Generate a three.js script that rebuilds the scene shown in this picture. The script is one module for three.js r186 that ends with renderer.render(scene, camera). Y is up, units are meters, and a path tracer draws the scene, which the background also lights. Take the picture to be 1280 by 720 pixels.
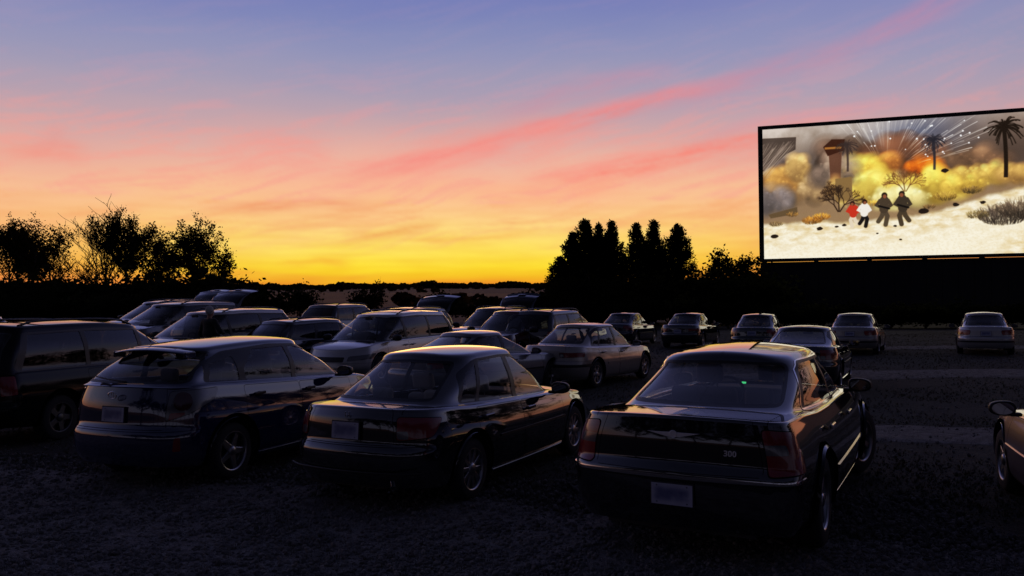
import * as THREE from 'three';
import { mergeGeometries, mergeVertices } from 'three/addons/utils/BufferGeometryUtils.js';
import { RoundedBoxGeometry } from 'three/addons/geometries/RoundedBoxGeometry.js';
import { MarchingCubes } from 'three/addons/objects/MarchingCubes.js';
import { RectAreaLightUniformsLib } from 'three/addons/lights/RectAreaLightUniformsLib.js';
import { FontLoader } from 'three/addons/loaders/FontLoader.js';
import { TextGeometry } from 'three/addons/geometries/TextGeometry.js';
import { createNoise2D, createNoise3D } from 'simplex-noise';

// ------------------------------------------------------------------ small helpers
const lerp = (a, b, t) => a + (b - a) * t, clamp = (x, a, b) => Math.min(b, Math.max(a, x));
const sstep = (a, b, x) => { const t = clamp((x - a) / (b - a), 0, 1); return t * t * (3 - 2 * t); };
const DEG = Math.PI / 180;
function rng(seed) { let s = seed >>> 0; return () => { s = (s + 0x6d2b79f5) | 0; let t = Math.imul(s ^ (s >>> 15), 1 | s); t = (t + Math.imul(t ^ (t >>> 7), 61 | t)) ^ t; return ((t ^ (t >>> 14)) >>> 0) / 4294967296; }; }
const n2 = createNoise2D(rng(11)), n3 = createNoise3D(rng(12));
const fbm = (x, y, o = 4) => { let s = 0, a = 0.5; for (let i = 0; i < o; i++) { s += a * n2(x, y); x = x * 2.03 + 7.1; y = y * 2.03 + 3.7; a *= 0.5; } return s; };
function curve(p) {                                  // smooth monotone interpolation through [x, y] pairs
  const n = p.length, d = [], m = [];
  for (let i = 0; i < n - 1; i++) d.push((p[i + 1][1] - p[i][1]) / (p[i + 1][0] - p[i][0]));
  for (let i = 0; i < n; i++) m.push(i === 0 ? d[0] : i === n - 1 ? d[n - 2] : d[i - 1] * d[i] <= 0 ? 0 : 2 * d[i - 1] * d[i] / (d[i - 1] + d[i]));
  return (x) => {
    if (x <= p[0][0]) return p[0][1];
    if (x >= p[n - 1][0]) return p[n - 1][1];
    let i = 0; while (x > p[i + 1][0]) i++;
    const h = p[i + 1][0] - p[i][0], t = (x - p[i][0]) / h, t2 = t * t, t3 = t2 * t;
    return (2 * t3 - 3 * t2 + 1) * p[i][1] + (t3 - 2 * t2 + t) * h * m[i] + (-2 * t3 + 3 * t2) * p[i + 1][1] + (t3 - t2) * h * m[i + 1];
  };
}

// ------------------------------------------------------------------ camera, sky, sun, exposure
const scene = new THREE.Scene();
const EYE = 1.92, FPX = 1000, HORIZON = 378, ROLL = 0.5 * DEG;      // photograph: 1280 x 720, focal length in its pixels
const camera = new THREE.PerspectiveCamera(2 * Math.atan(360 / FPX) / DEG, 16 / 9, 0.1, 6000);
camera.position.set(0, EYE, 0);
camera.rotation.order = 'YXZ';
camera.rotation.set(Math.atan((HORIZON - 360) / FPX), 0, -ROLL);
const renderer = new THREE.WebGLRenderer({ antialias: true });
renderer.toneMapping = THREE.LinearToneMapping;
renderer.toneMappingExposure = 1;
renderer.shadowMap.enabled = true;

// Dusk sky by azimuth (degrees clockwise from straight ahead) and elevation: afterglow round az0, deeper and darker away from it.
const lin = (c) => { c /= 255; return c <= 0.04045 ? c / 12.92 : ((c + 0.055) / 1.055) ** 2.4; };
const ramp = (stops) => { const cs = [1, 2, 3].map((k) => curve(stops.map((s) => [s[0], s[k]]))), lut = Array.from({ length: 1802 }, (_, i) => cs.map((c) => lin(c(i * 0.05)))); return (e) => { const f = clamp(e, 0, 90) * 20, i = Math.floor(f), t = f - i, a = lut[i], b = lut[i + 1]; return [a[0] + (b[0] - a[0]) * t, a[1] + (b[1] - a[1]) * t, a[2] + (b[2] - a[2]) * t]; }; };
const glowSky = ramp([[0, 226, 128, 52], [1.3, 238, 148, 40], [1.9, 246, 186, 38], [2.7, 253, 218, 52], [3.8, 254, 223, 92], [5.2, 253, 213, 122], [6.8, 252, 199, 140], [8.5, 248, 189, 152], [10.3, 233, 180, 163], [12.4, 203, 167, 170], [15, 168, 157, 180], [17.6, 143, 146, 185], [21, 119, 127, 184], [28, 104, 106, 160], [42, 70, 73, 112], [60, 40, 42, 66], [90, 24, 26, 42]]);
const sideSky = ramp([[0, 226, 118, 66], [1.5, 236, 136, 70], [3.5, 246, 168, 92], [5.5, 249, 182, 122], [7.5, 246, 189, 148], [9.5, 228, 175, 159], [12, 192, 163, 172], [15, 161, 155, 182], [17.6, 143, 145, 185], [21, 124, 128, 183], [28, 100, 104, 160], [42, 68, 72, 112], [60, 40, 42, 66], [90, 24, 26, 42]]);
const farSky = ramp([[0, 178, 112, 92], [2, 184, 120, 98], [5, 186, 138, 122], [8, 172, 146, 146], [12, 150, 144, 166], [17, 132, 133, 170], [22, 116, 118, 166], [30, 94, 97, 144], [42, 66, 69, 106], [60, 40, 42, 66], [90, 24, 26, 42]]);
const backSky = ramp([[0, 46, 45, 54], [4, 49, 48, 58], [9, 51, 50, 64], [15, 48, 48, 66], [25, 43, 44, 64], [45, 33, 35, 54], [90, 24, 26, 42]]);
const pixelToSky = (px, py) => [Math.atan2(px - 640, FPX) / DEG, Math.atan2(HORIZON - py + (px - 640) * -Math.tan(ROLL), Math.hypot(FPX, px - 640)) / DEG];
// cirrus: each streak is a line of sky points with a width in degrees, a strength and a colour
const streaks = [
  [[[380, 232], [460, 212], [560, 191], [640, 168], [700, 152], [770, 133], [830, 119], [900, 103], [960, 88]], 0.42, 0.72, [244, 128, 124], 1],
  [[[800, 128], [900, 104], [980, 82], [1060, 56], [1130, 26], [1200, -12], [1300, -60]], 0.6, 0.32, [226, 132, 150], 17],
  [[[420, 222], [520, 196], [600, 178], [690, 164], [760, 146]], 1.0, 0.5, [250, 146, 132], 2],
  [[[640, 226], [720, 220], [790, 206], [860, 191], [940, 174], [1020, 164], [1100, 158]], 0.62, 0.7, [250, 130, 116], 3],
  [[[600, 150], [700, 116], [790, 92], [860, 84]], 0.5, 0.4, [210, 140, 160], 4],
  [[[-20, 186], [40, 188], [80, 184], [120, 190]], 0.5, 0.4, [250, 136, 118], 5],
  [[[30, 196], [60, 176], [80, 150]], 0.4, 0.25, [240, 140, 130], 6],
  [[[240, 262], [330, 256], [400, 252], [470, 254]], 0.34, 0.62, [238, 142, 104], 7],
  [[[300, 280], [380, 276], [450, 262], [520, 250]], 0.3, 0.42, [240, 150, 100], 8],
  [[[420, 302], [470, 294], [520, 284], [560, 280]], 0.2, 0.7, [240, 160, 88], 9],
  [[[500, 300], [560, 302], [610, 296], [680, 288]], 0.2, 0.55, [246, 178, 84], 10],
  [[[340, 332], [400, 324], [450, 330]], 0.24, 0.5, [246, 168, 56], 11],
  [[[200, 346], [300, 340], [400, 348], [520, 344]], 0.2, 0.45, [240, 146, 52], 12],
  [[[560, 232], [640, 240], [720, 244], [800, 240]], 0.6, 0.35, [252, 158, 132], 13],
  [[[700, 290], [780, 278], [860, 268], [950, 250]], 0.3, 0.4, [246, 158, 110], 14],
  [[[250, 190], [340, 178], [430, 196]], 1.0, 0.42, [248, 150, 138], 15],
  [[[860, 172], [950, 150], [1050, 138], [1150, 120]], 0.35, 0.3, [220, 150, 165], 16],
].map(([pts, w, k, c, id]) => ({ pts: pts.map(([x, y]) => pixelToSky(x, y)), w, k, c: c.map(lin), id }));
for (const s of streaks) { s.box = [Math.min(...s.pts.map((p) => p[0])) - 3, Math.max(...s.pts.map((p) => p[0])) + 3, Math.min(...s.pts.map((p) => p[1])) - 3.5, Math.max(...s.pts.map((p) => p[1])) + 3.5]; }
const AZ0 = -5;
function skyColor(az, el) {
  let d = Math.abs(az - AZ0); if (d > 180) d = 360 - d;
  const e = Math.max(el, 0), u = sstep(62, 124, d), warp = u < 1 && el < 35 ? fbm(az * 0.05, el * 0.22, 3) : 0;
  const a = glowSky(e + warp * 0.5), b = sideSky(e + warp * 0.5), c = backSky(e), f = farSky(e);
  const t = sstep(6, 34, d), t2 = az > AZ0 && d < 180 ? sstep(30, 62, d) : sstep(36, 70, d);
  const col = [0, 1, 2].map((k) => lerp(lerp(lerp(a[k], b[k], t), f[k], t2), c[k], u));
  // broad pink veil
  const veil = el < 5 || el > 14 || u === 1 ? 0 : sstep(5, 9, el) * (1 - sstep(10, 14, el)) * (0.5 + 0.9 * fbm(az * 0.06 + 9, el * 0.3, 3)) * 0.1 * (1 - u);
  const pv = [lin(250), lin(150), lin(138)]; for (let k = 0; k < 3; k++) col[k] = lerp(col[k], pv[k], clamp(veil, 0, 1));
  for (const s of streaks) {
    if (az < s.box[0] || az > s.box[1] || el < s.box[2] || el > s.box[3]) continue;
    let best = 1e9, along = 0, len = 0, run = 0;
    for (let i = 0; i < s.pts.length - 1; i++) {
      const [x0, y0] = s.pts[i], [x1, y1] = s.pts[i + 1], dx = x1 - x0, dy = y1 - y0, L = Math.hypot(dx, dy);
      const q = clamp(((az - x0) * dx + (el - y0) * dy) / (L * L), 0, 1), dd = Math.hypot(az - x0 - q * dx, el - y0 - q * dy), side = Math.sign((el - y0) * dx - (az - x0) * dy);
      if (dd < Math.abs(best)) { best = dd * (side || 1); along = run + q * L; }
      run += L;
    }
    len = run;
    const nz = fbm(along * 0.13 + s.id * 13, best * 0.8 + s.id, 3), nf = fbm(along * 0.22 + s.id * 7 + best * 0.5, best * 2.4 - along * 0.12, 4);
    const w = s.w * (0.7 + 0.6 * nz + 0.5) * (best > 0 ? 0.85 : 1.35), ends = sstep(0, len * 0.28, along) * (1 - sstep(len * 0.72, len, along)) * 0.8 + 0.2 * sstep(-0.4, len * 0.1, along) * (1 - sstep(len * 0.9, len + 0.2, along));
    const k = s.k * Math.exp(-((best / w) ** 2)) * clamp(0.8 + 0.55 * nf + 0.3 * nz, 0, 1.15) * ends;
    for (let c2 = 0; c2 < 3; c2++) col[c2] = lerp(col[c2], s.c[c2], clamp(k, 0, 1));
  }
  // thin wind-drawn cirrus, rising gently to one side
  if (el > 2.5 && el < 24 && u < 1) {
    const al = az * 0.97 + el * 0.24, ac = el * 0.97 - az * 0.2 + 0.5 * n2(az * 0.07, el * 0.2), q = 0.75 * fbm(al * 0.075 + 3, ac * 0.62, 5) + 0.6 * fbm(al * 0.16, ac * 2.6 + 30, 5), k = clamp((q + 0.02) * 1.05, 0, 0.46) * sstep(2.5, 6, el) * (1 - sstep(10, 19, el) * 0.85) * (1 - u) * (1 - 0.6 * t2);
    const pc = el < 7 ? [lin(247), lin(172), lin(116)] : [lin(248), lin(158), lin(144)], hi = sstep(10, 17, el), pk = pc.map((v, n) => lerp(v, [lin(196), lin(156), lin(178)][n], hi));
    for (let n = 0; n < 3; n++) col[n] = lerp(col[n], pk[n], k);
  }
  // fine horizontal wisps low in the glow
  const wisp = el < 0.5 || el > 9 || u === 1 ? 0 : fbm(az * 0.12 + 40, el * 1.7, 4) * sstep(0.5, 2.5, el) * (1 - sstep(5, 9, el)) * (1 - u);
  for (let k = 0; k < 3; k++) col[k] *= 1 + wisp * [0.04, 0.13, 0.2][k];
  return col;
}
{
  const W = 2560, Hh = 1280, data = new Float32Array(W * Hh * 4);
  for (let r = 0; r < Hh; r++) {
    const el = ((r + 0.5) / Hh - 0.5) * 180;
    for (let c = 0; c < W; c++) {
      const round = ((c + 0.5) / W - 0.5) * 2 * Math.PI, az = Math.atan2(Math.cos(round), -Math.sin(round)) / DEG, i = (r * W + c) * 4;
      if (el < -1) { data[i] = 0.012; data[i + 1] = 0.011; data[i + 2] = 0.013; } else { const k = skyColor(az, el); data[i] = k[0]; data[i + 1] = k[1]; data[i + 2] = k[2]; }
      data[i + 3] = 1;
    }
  }
  const t = new THREE.DataTexture(data, W, Hh, THREE.RGBAFormat, THREE.FloatType);
  t.mapping = THREE.EquirectangularReflectionMapping; t.magFilter = THREE.LinearFilter; t.minFilter = THREE.LinearFilter; t.needsUpdate = true;
  scene.background = t; scene.environment = t;
}
const sun = new THREE.DirectionalLight(new THREE.Color(1, 0.55, 0.25), 0.05);
sun.position.set(Math.sin(AZ0 * DEG) * 200, Math.tan(2.2 * DEG) * 200, -Math.cos(AZ0 * DEG) * 200);
sun.castShadow = true; sun.shadow.radius = 22; sun.shadow.mapSize.set(2048, 2048);
Object.assign(sun.shadow.camera, { left: -60, right: 60, top: 40, bottom: -20, near: 1, far: 400 });
scene.add(sun, sun.target);

// ------------------------------------------------------------------ scene helpers
const used = new Map();
function numbered(name) { const n = used.get(name) ?? 0; used.set(name, n + 1); return n ? name + '_' + String(n).padStart(3, '0') : name; }
function tag(o, label, category, group) { o.userData.label = label; o.userData.category = category; if (group) o.userData.group = group; return o; }
function thing(name, label, category, pos = [0, 0, 0], turn = 0, group) { const g = new THREE.Group(); g.name = numbered(name); g.position.set(...pos); g.rotation.y = turn; scene.add(g); return tag(g, label, category, group); }
function part(name, geo, mat, parent) { const m = new THREE.Mesh(geo, mat); m.name = name; m.castShadow = m.receiveShadow = true; parent.add(m); return m; }
function setting(name, geo, mat) { const m = new THREE.Mesh(geo, mat); m.name = numbered(name); m.castShadow = m.receiveShadow = true; m.userData.kind = 'structure'; scene.add(m); return m; }
const box = (w, h, d, x = 0, y = 0, z = 0) => new THREE.BoxGeometry(w, h, d).translate(x, y, z);
const rbox = (w, h, d, r, x = 0, y = 0, z = 0, s = 2) => new RoundedBoxGeometry(w, h, d, s, Math.min(r, w / 2.01, h / 2.01, d / 2.01)).translate(x, y, z);
const merge = (a) => mergeGeometries(a.map((g) => { const q = g.index ? g.toNonIndexed() : g.clone(); for (const k of Object.keys(q.attributes)) if (!['position', 'normal', 'uv'].includes(k)) q.deleteAttribute(k); if (!q.attributes.uv) q.setAttribute('uv', new THREE.Float32BufferAttribute(new Float32Array(q.attributes.position.count * 2), 2)); return q; }));
const C = (r, g, b) => new THREE.Color().setRGB(r, g, b);
const std = (color, roughness = 0.8, metalness = 0, extra = {}) => new THREE.MeshStandardMaterial({ color, roughness, metalness, ...extra });
const phys = (color, o) => new THREE.MeshPhysicalMaterial({ color, ...o });
function tube(pts, r0, r1, sides = 6) {               // tapered tube along points
  const pos = [], nor = [], uv = [], idx = [], n = pts.length, up = new THREE.Vector3(0.13, 1, 0.21).normalize();
  let side = new THREE.Vector3(), t = new THREE.Vector3(), b = new THREE.Vector3();
  for (let i = 0; i < n; i++) {
    t.subVectors(pts[Math.min(i + 1, n - 1)], pts[Math.max(i - 1, 0)]).normalize();
    side.crossVectors(t, Math.abs(t.dot(up)) > 0.95 ? new THREE.Vector3(1, 0, 0) : up).normalize(); b.crossVectors(t, side);
    const r = lerp(r0, r1, i / (n - 1));
    for (let k = 0; k <= sides; k++) { const a = k / sides * 2 * Math.PI, nx = side.clone().multiplyScalar(Math.cos(a)).addScaledVector(b, Math.sin(a)); pos.push(pts[i].x + nx.x * r, pts[i].y + nx.y * r, pts[i].z + nx.z * r); nor.push(nx.x, nx.y, nx.z); uv.push(k / sides, i); }
  }
  for (let i = 0; i < n - 1; i++) for (let k = 0; k < sides; k++) { const a = i * (sides + 1) + k, c = a + sides + 1; idx.push(a, a + 1, c, a + 1, c + 1, c); }
  const g = new THREE.BufferGeometry(); g.setAttribute('position', new THREE.Float32BufferAttribute(pos, 3)); g.setAttribute('normal', new THREE.Float32BufferAttribute(nor, 3)); g.setAttribute('uv', new THREE.Float32BufferAttribute(uv, 2)); g.setIndex(idx); return g;
}
// lot: gentle rise behind the left rows
const lotY = (x, z) => 0.42 * sstep(17, 30, -z) * sstep(-2, -10, x) ;
// ------------------------------------------------------------------ ways to cut a car's shell into panels
// a shell is a list of triangles; a vertex is [x, y, z, nx, ny, nz, u, v]; u = metres round the outline from the rear centre, v < 1 sides, v >= 1 top
const XY = (p) => [p[0], p[1]], ZY = (p) => [p[2], p[1]], UY = (p) => [p[6], p[1]], XZ = (p) => [p[0], p[2]];
function ccw(poly) { let a = 0; for (let i = 0; i < poly.length; i++) { const p = poly[i], q = poly[(i + 1) % poly.length]; a += p[0] * q[1] - q[0] * p[1]; } return a < 0 ? poly.slice().reverse() : poly; }
function cut(tris, poly, coord, pred) {
  poly = ccw(poly);
  const inn = [], out = []; let x0 = 1e9, x1 = -1e9, y0 = 1e9, y1 = -1e9;
  for (const p of poly) { x0 = Math.min(x0, p[0]); x1 = Math.max(x1, p[0]); y0 = Math.min(y0, p[1]); y1 = Math.max(y1, p[1]); }
  const fan = (list, ps) => { for (let i = 1; i < ps.length - 1; i++) list.push([ps[0], ps[i], ps[i + 1]]); };
  for (const t of tris) {
    const c = t.map(coord);
    if ((pred && !pred(t)) || Math.max(c[0][0], c[1][0], c[2][0]) <= x0 || Math.min(c[0][0], c[1][0], c[2][0]) >= x1 || Math.max(c[0][1], c[1][1], c[2][1]) <= y0 || Math.min(c[0][1], c[1][1], c[2][1]) >= y1) { out.push(t); continue; }
    let ps = t; const outs = [];
    for (let e = 0; e < poly.length && ps.length; e++) {
      const p = poly[e], q = poly[(e + 1) % poly.length], dx = q[0] - p[0], dy = q[1] - p[1], f = (v) => { const w = coord(v); return dx * (w[1] - p[1]) - dy * (w[0] - p[0]); };
      const I = [], O = [];
      for (let i = 0; i < ps.length; i++) {
        const a = ps[i], b = ps[(i + 1) % ps.length], fa = f(a), fb = f(b);
        (fa >= 0 ? I : O).push(a);
        if ((fa >= 0) !== (fb >= 0)) { const s = fa / (fa - fb), m = a.map((x, k) => x + (b[k] - x) * s); I.push(m); O.push(m); }
      }
      if (O.length > 2) outs.push(O);
      ps = I.length > 2 ? I : [];
    }
    if (!ps.length) { out.push(t); continue; }
    fan(inn, ps); for (const o of outs) fan(out, o);
  }
  return [inn, out];
}
function inset(poly, d) {
  poly = ccw(poly); const n = poly.length, out = [];
  for (let i = 0; i < n; i++) {
    const a = poly[(i + n - 1) % n], b = poly[i], c = poly[(i + 1) % n], l1 = Math.hypot(b[0] - a[0], b[1] - a[1]), l2 = Math.hypot(c[0] - b[0], c[1] - b[1]);
    const n1 = [-(b[1] - a[1]) / l1, (b[0] - a[0]) / l1], n2_ = [-(c[1] - b[1]) / l2, (c[0] - b[0]) / l2], k = Math.max(0.3, 1 + n1[0] * n2_[0] + n1[1] * n2_[1]);
    out.push([b[0] + (n1[0] + n2_[0]) * d / k, b[1] + (n1[1] + n2_[1]) * d / k]);
  }
  return out;
}
function round(poly, r, n = 4) {
  poly = ccw(poly); const m = poly.length, out = [];
  for (let i = 0; i < m; i++) {
    const a = poly[(i + m - 1) % m], b = poly[i], c = poly[(i + 1) % m], rr = Array.isArray(r) ? r[i] : r, l1 = Math.hypot(a[0] - b[0], a[1] - b[1]), l2 = Math.hypot(c[0] - b[0], c[1] - b[1]), q = Math.min(rr, l1 * 0.45, l2 * 0.45);
    if (q < 0.003) { out.push(b); continue; }
    const p = [b[0] + (a[0] - b[0]) / l1 * q, b[1] + (a[1] - b[1]) / l1 * q], s = [b[0] + (c[0] - b[0]) / l2 * q, b[1] + (c[1] - b[1]) / l2 * q];
    for (let k = 0; k <= n; k++) { const t = k / n, u = 1 - t; out.push([u * u * p[0] + 2 * u * t * b[0] + t * t * s[0], u * u * p[1] + 2 * u * t * b[1] + t * t * s[1]]); }
  }
  return out;
}
const mirror = (tris) => tris.map((t) => [t[0], t[2], t[1]].map((p) => [p[0], p[1], -p[2], p[3], p[4], -p[5], p[6], p[7]]));
const both = (tris) => tris.concat(mirror(tris));
function raise(tris, d, walls = true) {               // moves a patch along its normals and closes its rim
  const key = (p) => Math.round(p[0] * 2e4) + ',' + Math.round(p[1] * 2e4) + ',' + Math.round(p[2] * 2e4), edges = new Map();
  const up = (p) => [p[0] + p[3] * d, p[1] + p[4] * d, p[2] + p[5] * d, p[3], p[4], p[5], p[6], p[7]], out = tris.map((t) => t.map(up));
  if (!walls) return out;
  for (const t of tris) for (let i = 0; i < 3; i++) { const a = t[i], b = t[(i + 1) % 3], ka = key(a), kb = key(b); if (ka === kb) continue; if (edges.has(kb + '|' + ka)) edges.delete(kb + '|' + ka); else edges.set(ka + '|' + kb, [a, b]); }
  for (const [a, b] of edges.values()) {
    const A = up(a), B = up(b), ex = [b[0] - a[0], b[1] - a[1], b[2] - a[2]], f = [ex[1] * a[5] - ex[2] * a[4], ex[2] * a[3] - ex[0] * a[5], ex[0] * a[4] - ex[1] * a[3]], l = Math.hypot(...f) || 1, s = Math.sign(d);
    const N = f.map((q) => q / l * s), w = (p) => [p[0], p[1], p[2], ...N, p[6], p[7]];
    out.push([w(a), w(b), w(B)], [w(a), w(B), w(A)]);
  }
  return out;
}
function shellGeo(tris) {
  const P = new Float32Array(tris.length * 9), N = new Float32Array(tris.length * 9), U = new Float32Array(tris.length * 6); let i = 0, j = 0;
  for (const t of tris) for (const p of t) { P[i] = p[0]; P[i + 1] = p[1]; P[i + 2] = p[2]; const l = Math.hypot(p[3], p[4], p[5]) || 1; N[i] = p[3] / l; N[i + 1] = p[4] / l; N[i + 2] = p[5] / l; i += 3; U[j++] = p[6]; U[j++] = p[1]; }
  const g = new THREE.BufferGeometry(); g.setAttribute('position', new THREE.BufferAttribute(P, 3)); g.setAttribute('normal', new THREE.BufferAttribute(N, 3)); g.setAttribute('uv', new THREE.BufferAttribute(U, 2));
  return mergeVertices(g, 1e-5);
}
function gridShell(rows) {                            // rows of [x, y, z, u, v] -> triangles with smooth normals (half a car, z >= 0)
  const R = rows.length, K = rows[0].length, nor = rows.map((r) => r.map(() => [0, 0, 0])), tris = [];
  const face = (a, b, c) => {
    const A = rows[a[0]][a[1]], B = rows[b[0]][b[1]], D = rows[c[0]][c[1]], e = [B[0] - A[0], B[1] - A[1], B[2] - A[2]], f = [D[0] - A[0], D[1] - A[1], D[2] - A[2]];
    const n = [e[1] * f[2] - e[2] * f[1], e[2] * f[0] - e[0] * f[2], e[0] * f[1] - e[1] * f[0]]; if (Math.hypot(...n) < 1e-9) return;
    for (const p of [a, b, c]) for (let k = 0; k < 3; k++) nor[p[0]][p[1]][k] += n[k];
    tris.push([a, b, c]);
  };
  for (let i = 0; i < R - 1; i++) for (let k = 0; k < K - 1; k++) { face([i, k], [i, k + 1], [i + 1, k]); face([i, k + 1], [i + 1, k + 1], [i + 1, k]); }
  const V = rows.map((r, i) => r.map((p, k) => { const n = nor[i][k]; if (Math.abs(p[2]) < 1e-6) n[2] = 0; let l = Math.hypot(...n); if (l < 1e-12) { n[1] = 1; l = 1; } return [p[0], p[1], p[2], n[0] / l, n[1] / l, n[2] / l, p[3], p[4]]; }));
  return tris.map((t) => t.map(([i, k]) => V[i][k]));
}
function outline(xr, xf, w, cr, cf, n1 = 12, n2_ = 10, n3_ = 54) {
  const p = [], e = 0.86;
  for (let i = 0; i < n1; i++) p.push([xr, (w - cr[1]) * i / n1]);
  for (let i = 0; i < n2_; i++) { const a = i / n2_ * Math.PI / 2; p.push([xr + cr[0] * (1 - Math.cos(a) ** e), w - cr[1] + cr[1] * Math.sin(a) ** e]); }
  for (let i = 0; i <= n3_; i++) p.push([lerp(xr + cr[0], xf - cf[0], i / n3_), w]);
  for (let i = n2_ - 1; i >= 0; i--) { const a = i / n2_ * Math.PI / 2; p.push([xf - cf[0] * (1 - Math.cos(a) ** e), w - cf[1] + cf[1] * Math.sin(a) ** e]); }
  for (let i = n1 - 1; i >= 0; i--) p.push([xf, (w - cf[1]) * i / n1]);
  return p;
}
function lowerShell(S) {
  const low = curve(S.bottom), top = curve(S.top), crown = curve(S.crown), sideI = curve(S.side), rearI = curve(S.rear), frontI = curve(S.front), rows = [], w = S.W / 2;
  const mid = (S.xr + S.xf) / 2, half = (S.xf - S.xr) / 2;
  const warp = ([x, z], ww) => {
    const q = (x - mid) / half, tp = q < 0 ? S.taper[0] : S.taper[1], zz = z * (1 - tp * Math.abs(q) ** 2.4), bow = q < 0 ? S.bow[0] : -S.bow[1], edge = sstep(0.55, 1, Math.abs(q));
    return [x + bow * (zz / ww) ** 2 * edge, zz];
  };
  const edgeY = (x, z) => top(x) + crown(x) * (1 - Math.min(1, (z / w) ** 2));
  const ref = outline(S.xr, S.xf, w, S.cr, S.cf).map((p) => warp(p, w)), U = [0]; for (let i = 1; i < ref.length; i++) U.push(U[i - 1] + Math.hypot(ref[i][0] - ref[i - 1][0], ref[i][1] - ref[i - 1][1]));
  const r = S.edge, NT = 22;
  for (let i = 0; i <= NT; i++) {
    const t = i / NT, xr = S.xr + rearI(t), xf = S.xf - frontI(t);
    rows.push(outline(xr, xf, w - sideI(t), S.cr, S.cf).map((p, k) => { const [x, z] = warp(p, w), l = low(x); return [x, l + (edgeY(x, z) - r - l) * t, z, U[k], t * 0.9]; }));
  }
  const last = [S.xr + rearI(1), S.xf - frontI(1), w - sideI(1)];
  for (let i = 1; i <= 4; i++) { const a = i / 4 * Math.PI / 2, d = r * (1 - Math.cos(a)); rows.push(outline(last[0] + d, last[1] - d, last[2] - d, S.cr, S.cf).map((p, k) => { const [x, z] = warp(p, w); return [x, edgeY(x, z) - r * (1 - Math.sin(a)), z, U[k], 0.9 + 0.1 * i / 4]; })); }
  const rim = rows[rows.length - 1];
  for (let i = 1; i <= 9; i++) { const c = (i / 9); rows.push(rim.map((p, k) => { const xt = clamp(p[0], S.xr + 0.5, S.xf - 0.5), x = lerp(p[0], xt, c), z = i === 9 ? 0 : p[2] * (1 - c); return [x, edgeY(x, z), z, U[k], 1 + c]; })); }
  return { tris: gridShell(rows), edgeY, U: U[U.length - 1], low, top };
}
function upperShell(S, body) {
  const G = S.gh, rows = [], n = 16, roofY = (x, z) => S.H - G.arch[0] * Math.max(0, (G.peak - x)) ** 2 - G.arch[1] * Math.max(0, x - G.peak) ** 2 - G.crown * Math.min(1, (z / G.w1) ** 2);
  const width = curve(G.w), xr = curve(G.xr), xf = curve(G.xf), r = G.edge;
  const warp = ([x, z], g) => { const q = z / G.w[0][1]; const mid = (xr(g) + xf(g)) / 2; return x < mid ? [x + G.bow[0] * q * q * sstep(mid, xr(g), x), z * (1 - G.taper[0] * sstep(mid, xr(0), x))] : [x - G.bow[1] * q * q * sstep(mid, xf(g), x), z * (1 - G.taper[1] * sstep(mid, xf(0), x))]; };
  let U;
  for (let i = 0; i <= n; i++) {
    const g = i / n, f = 0.035 * Math.exp(-g * 14);
    rows.push(outline(xr(g) - f * G.flare, xf(g) + f * 0.4, width(g) + f * G.flare, G.cr, G.cf, 12, 10, 40).map((p, k) => { const [x, z] = warp(p, g), b = body.edgeY(x, z) - 0.025, t = roofY(x, z) - r; return [x, b + (t - b) * g, z, k, g * 0.9]; }));
  }
  for (let i = 1; i <= 4; i++) { const a = i / 4 * Math.PI / 2, d = r * (1 - Math.cos(a)) * 1.3; rows.push(outline(xr(1) + d, xf(1) - d, width(1) - d, G.cr, G.cf, 12, 10, 40).map((p, k) => { const [x, z] = warp(p, 1); return [x, roofY(x, z) - r * (1 - Math.sin(a)), z, k, 0.9 + 0.1 * i / 4]; })); }
  const rim = rows[rows.length - 1];
  for (let i = 1; i <= 8; i++) { const c = i / 8; rows.push(rim.map((p, k) => { const x = lerp(p[0], clamp(p[0], xr(1) + 0.35, xf(1) - 0.35), c), z = i === 8 ? 0 : p[2] * (1 - c); return [x, roofY(x, z), z, k, 1 + c]; })); }
  return { tris: gridShell(rows), roofY };
}
const arcPoly = (cx, cy, r, n = 30, ky = 1) => { const p = []; for (let i = 0; i < n; i++) { const a = i / n * 2 * Math.PI; p.push([cx + r * Math.cos(a), cy + r * ky * Math.sin(a)]); } return p; };
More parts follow.
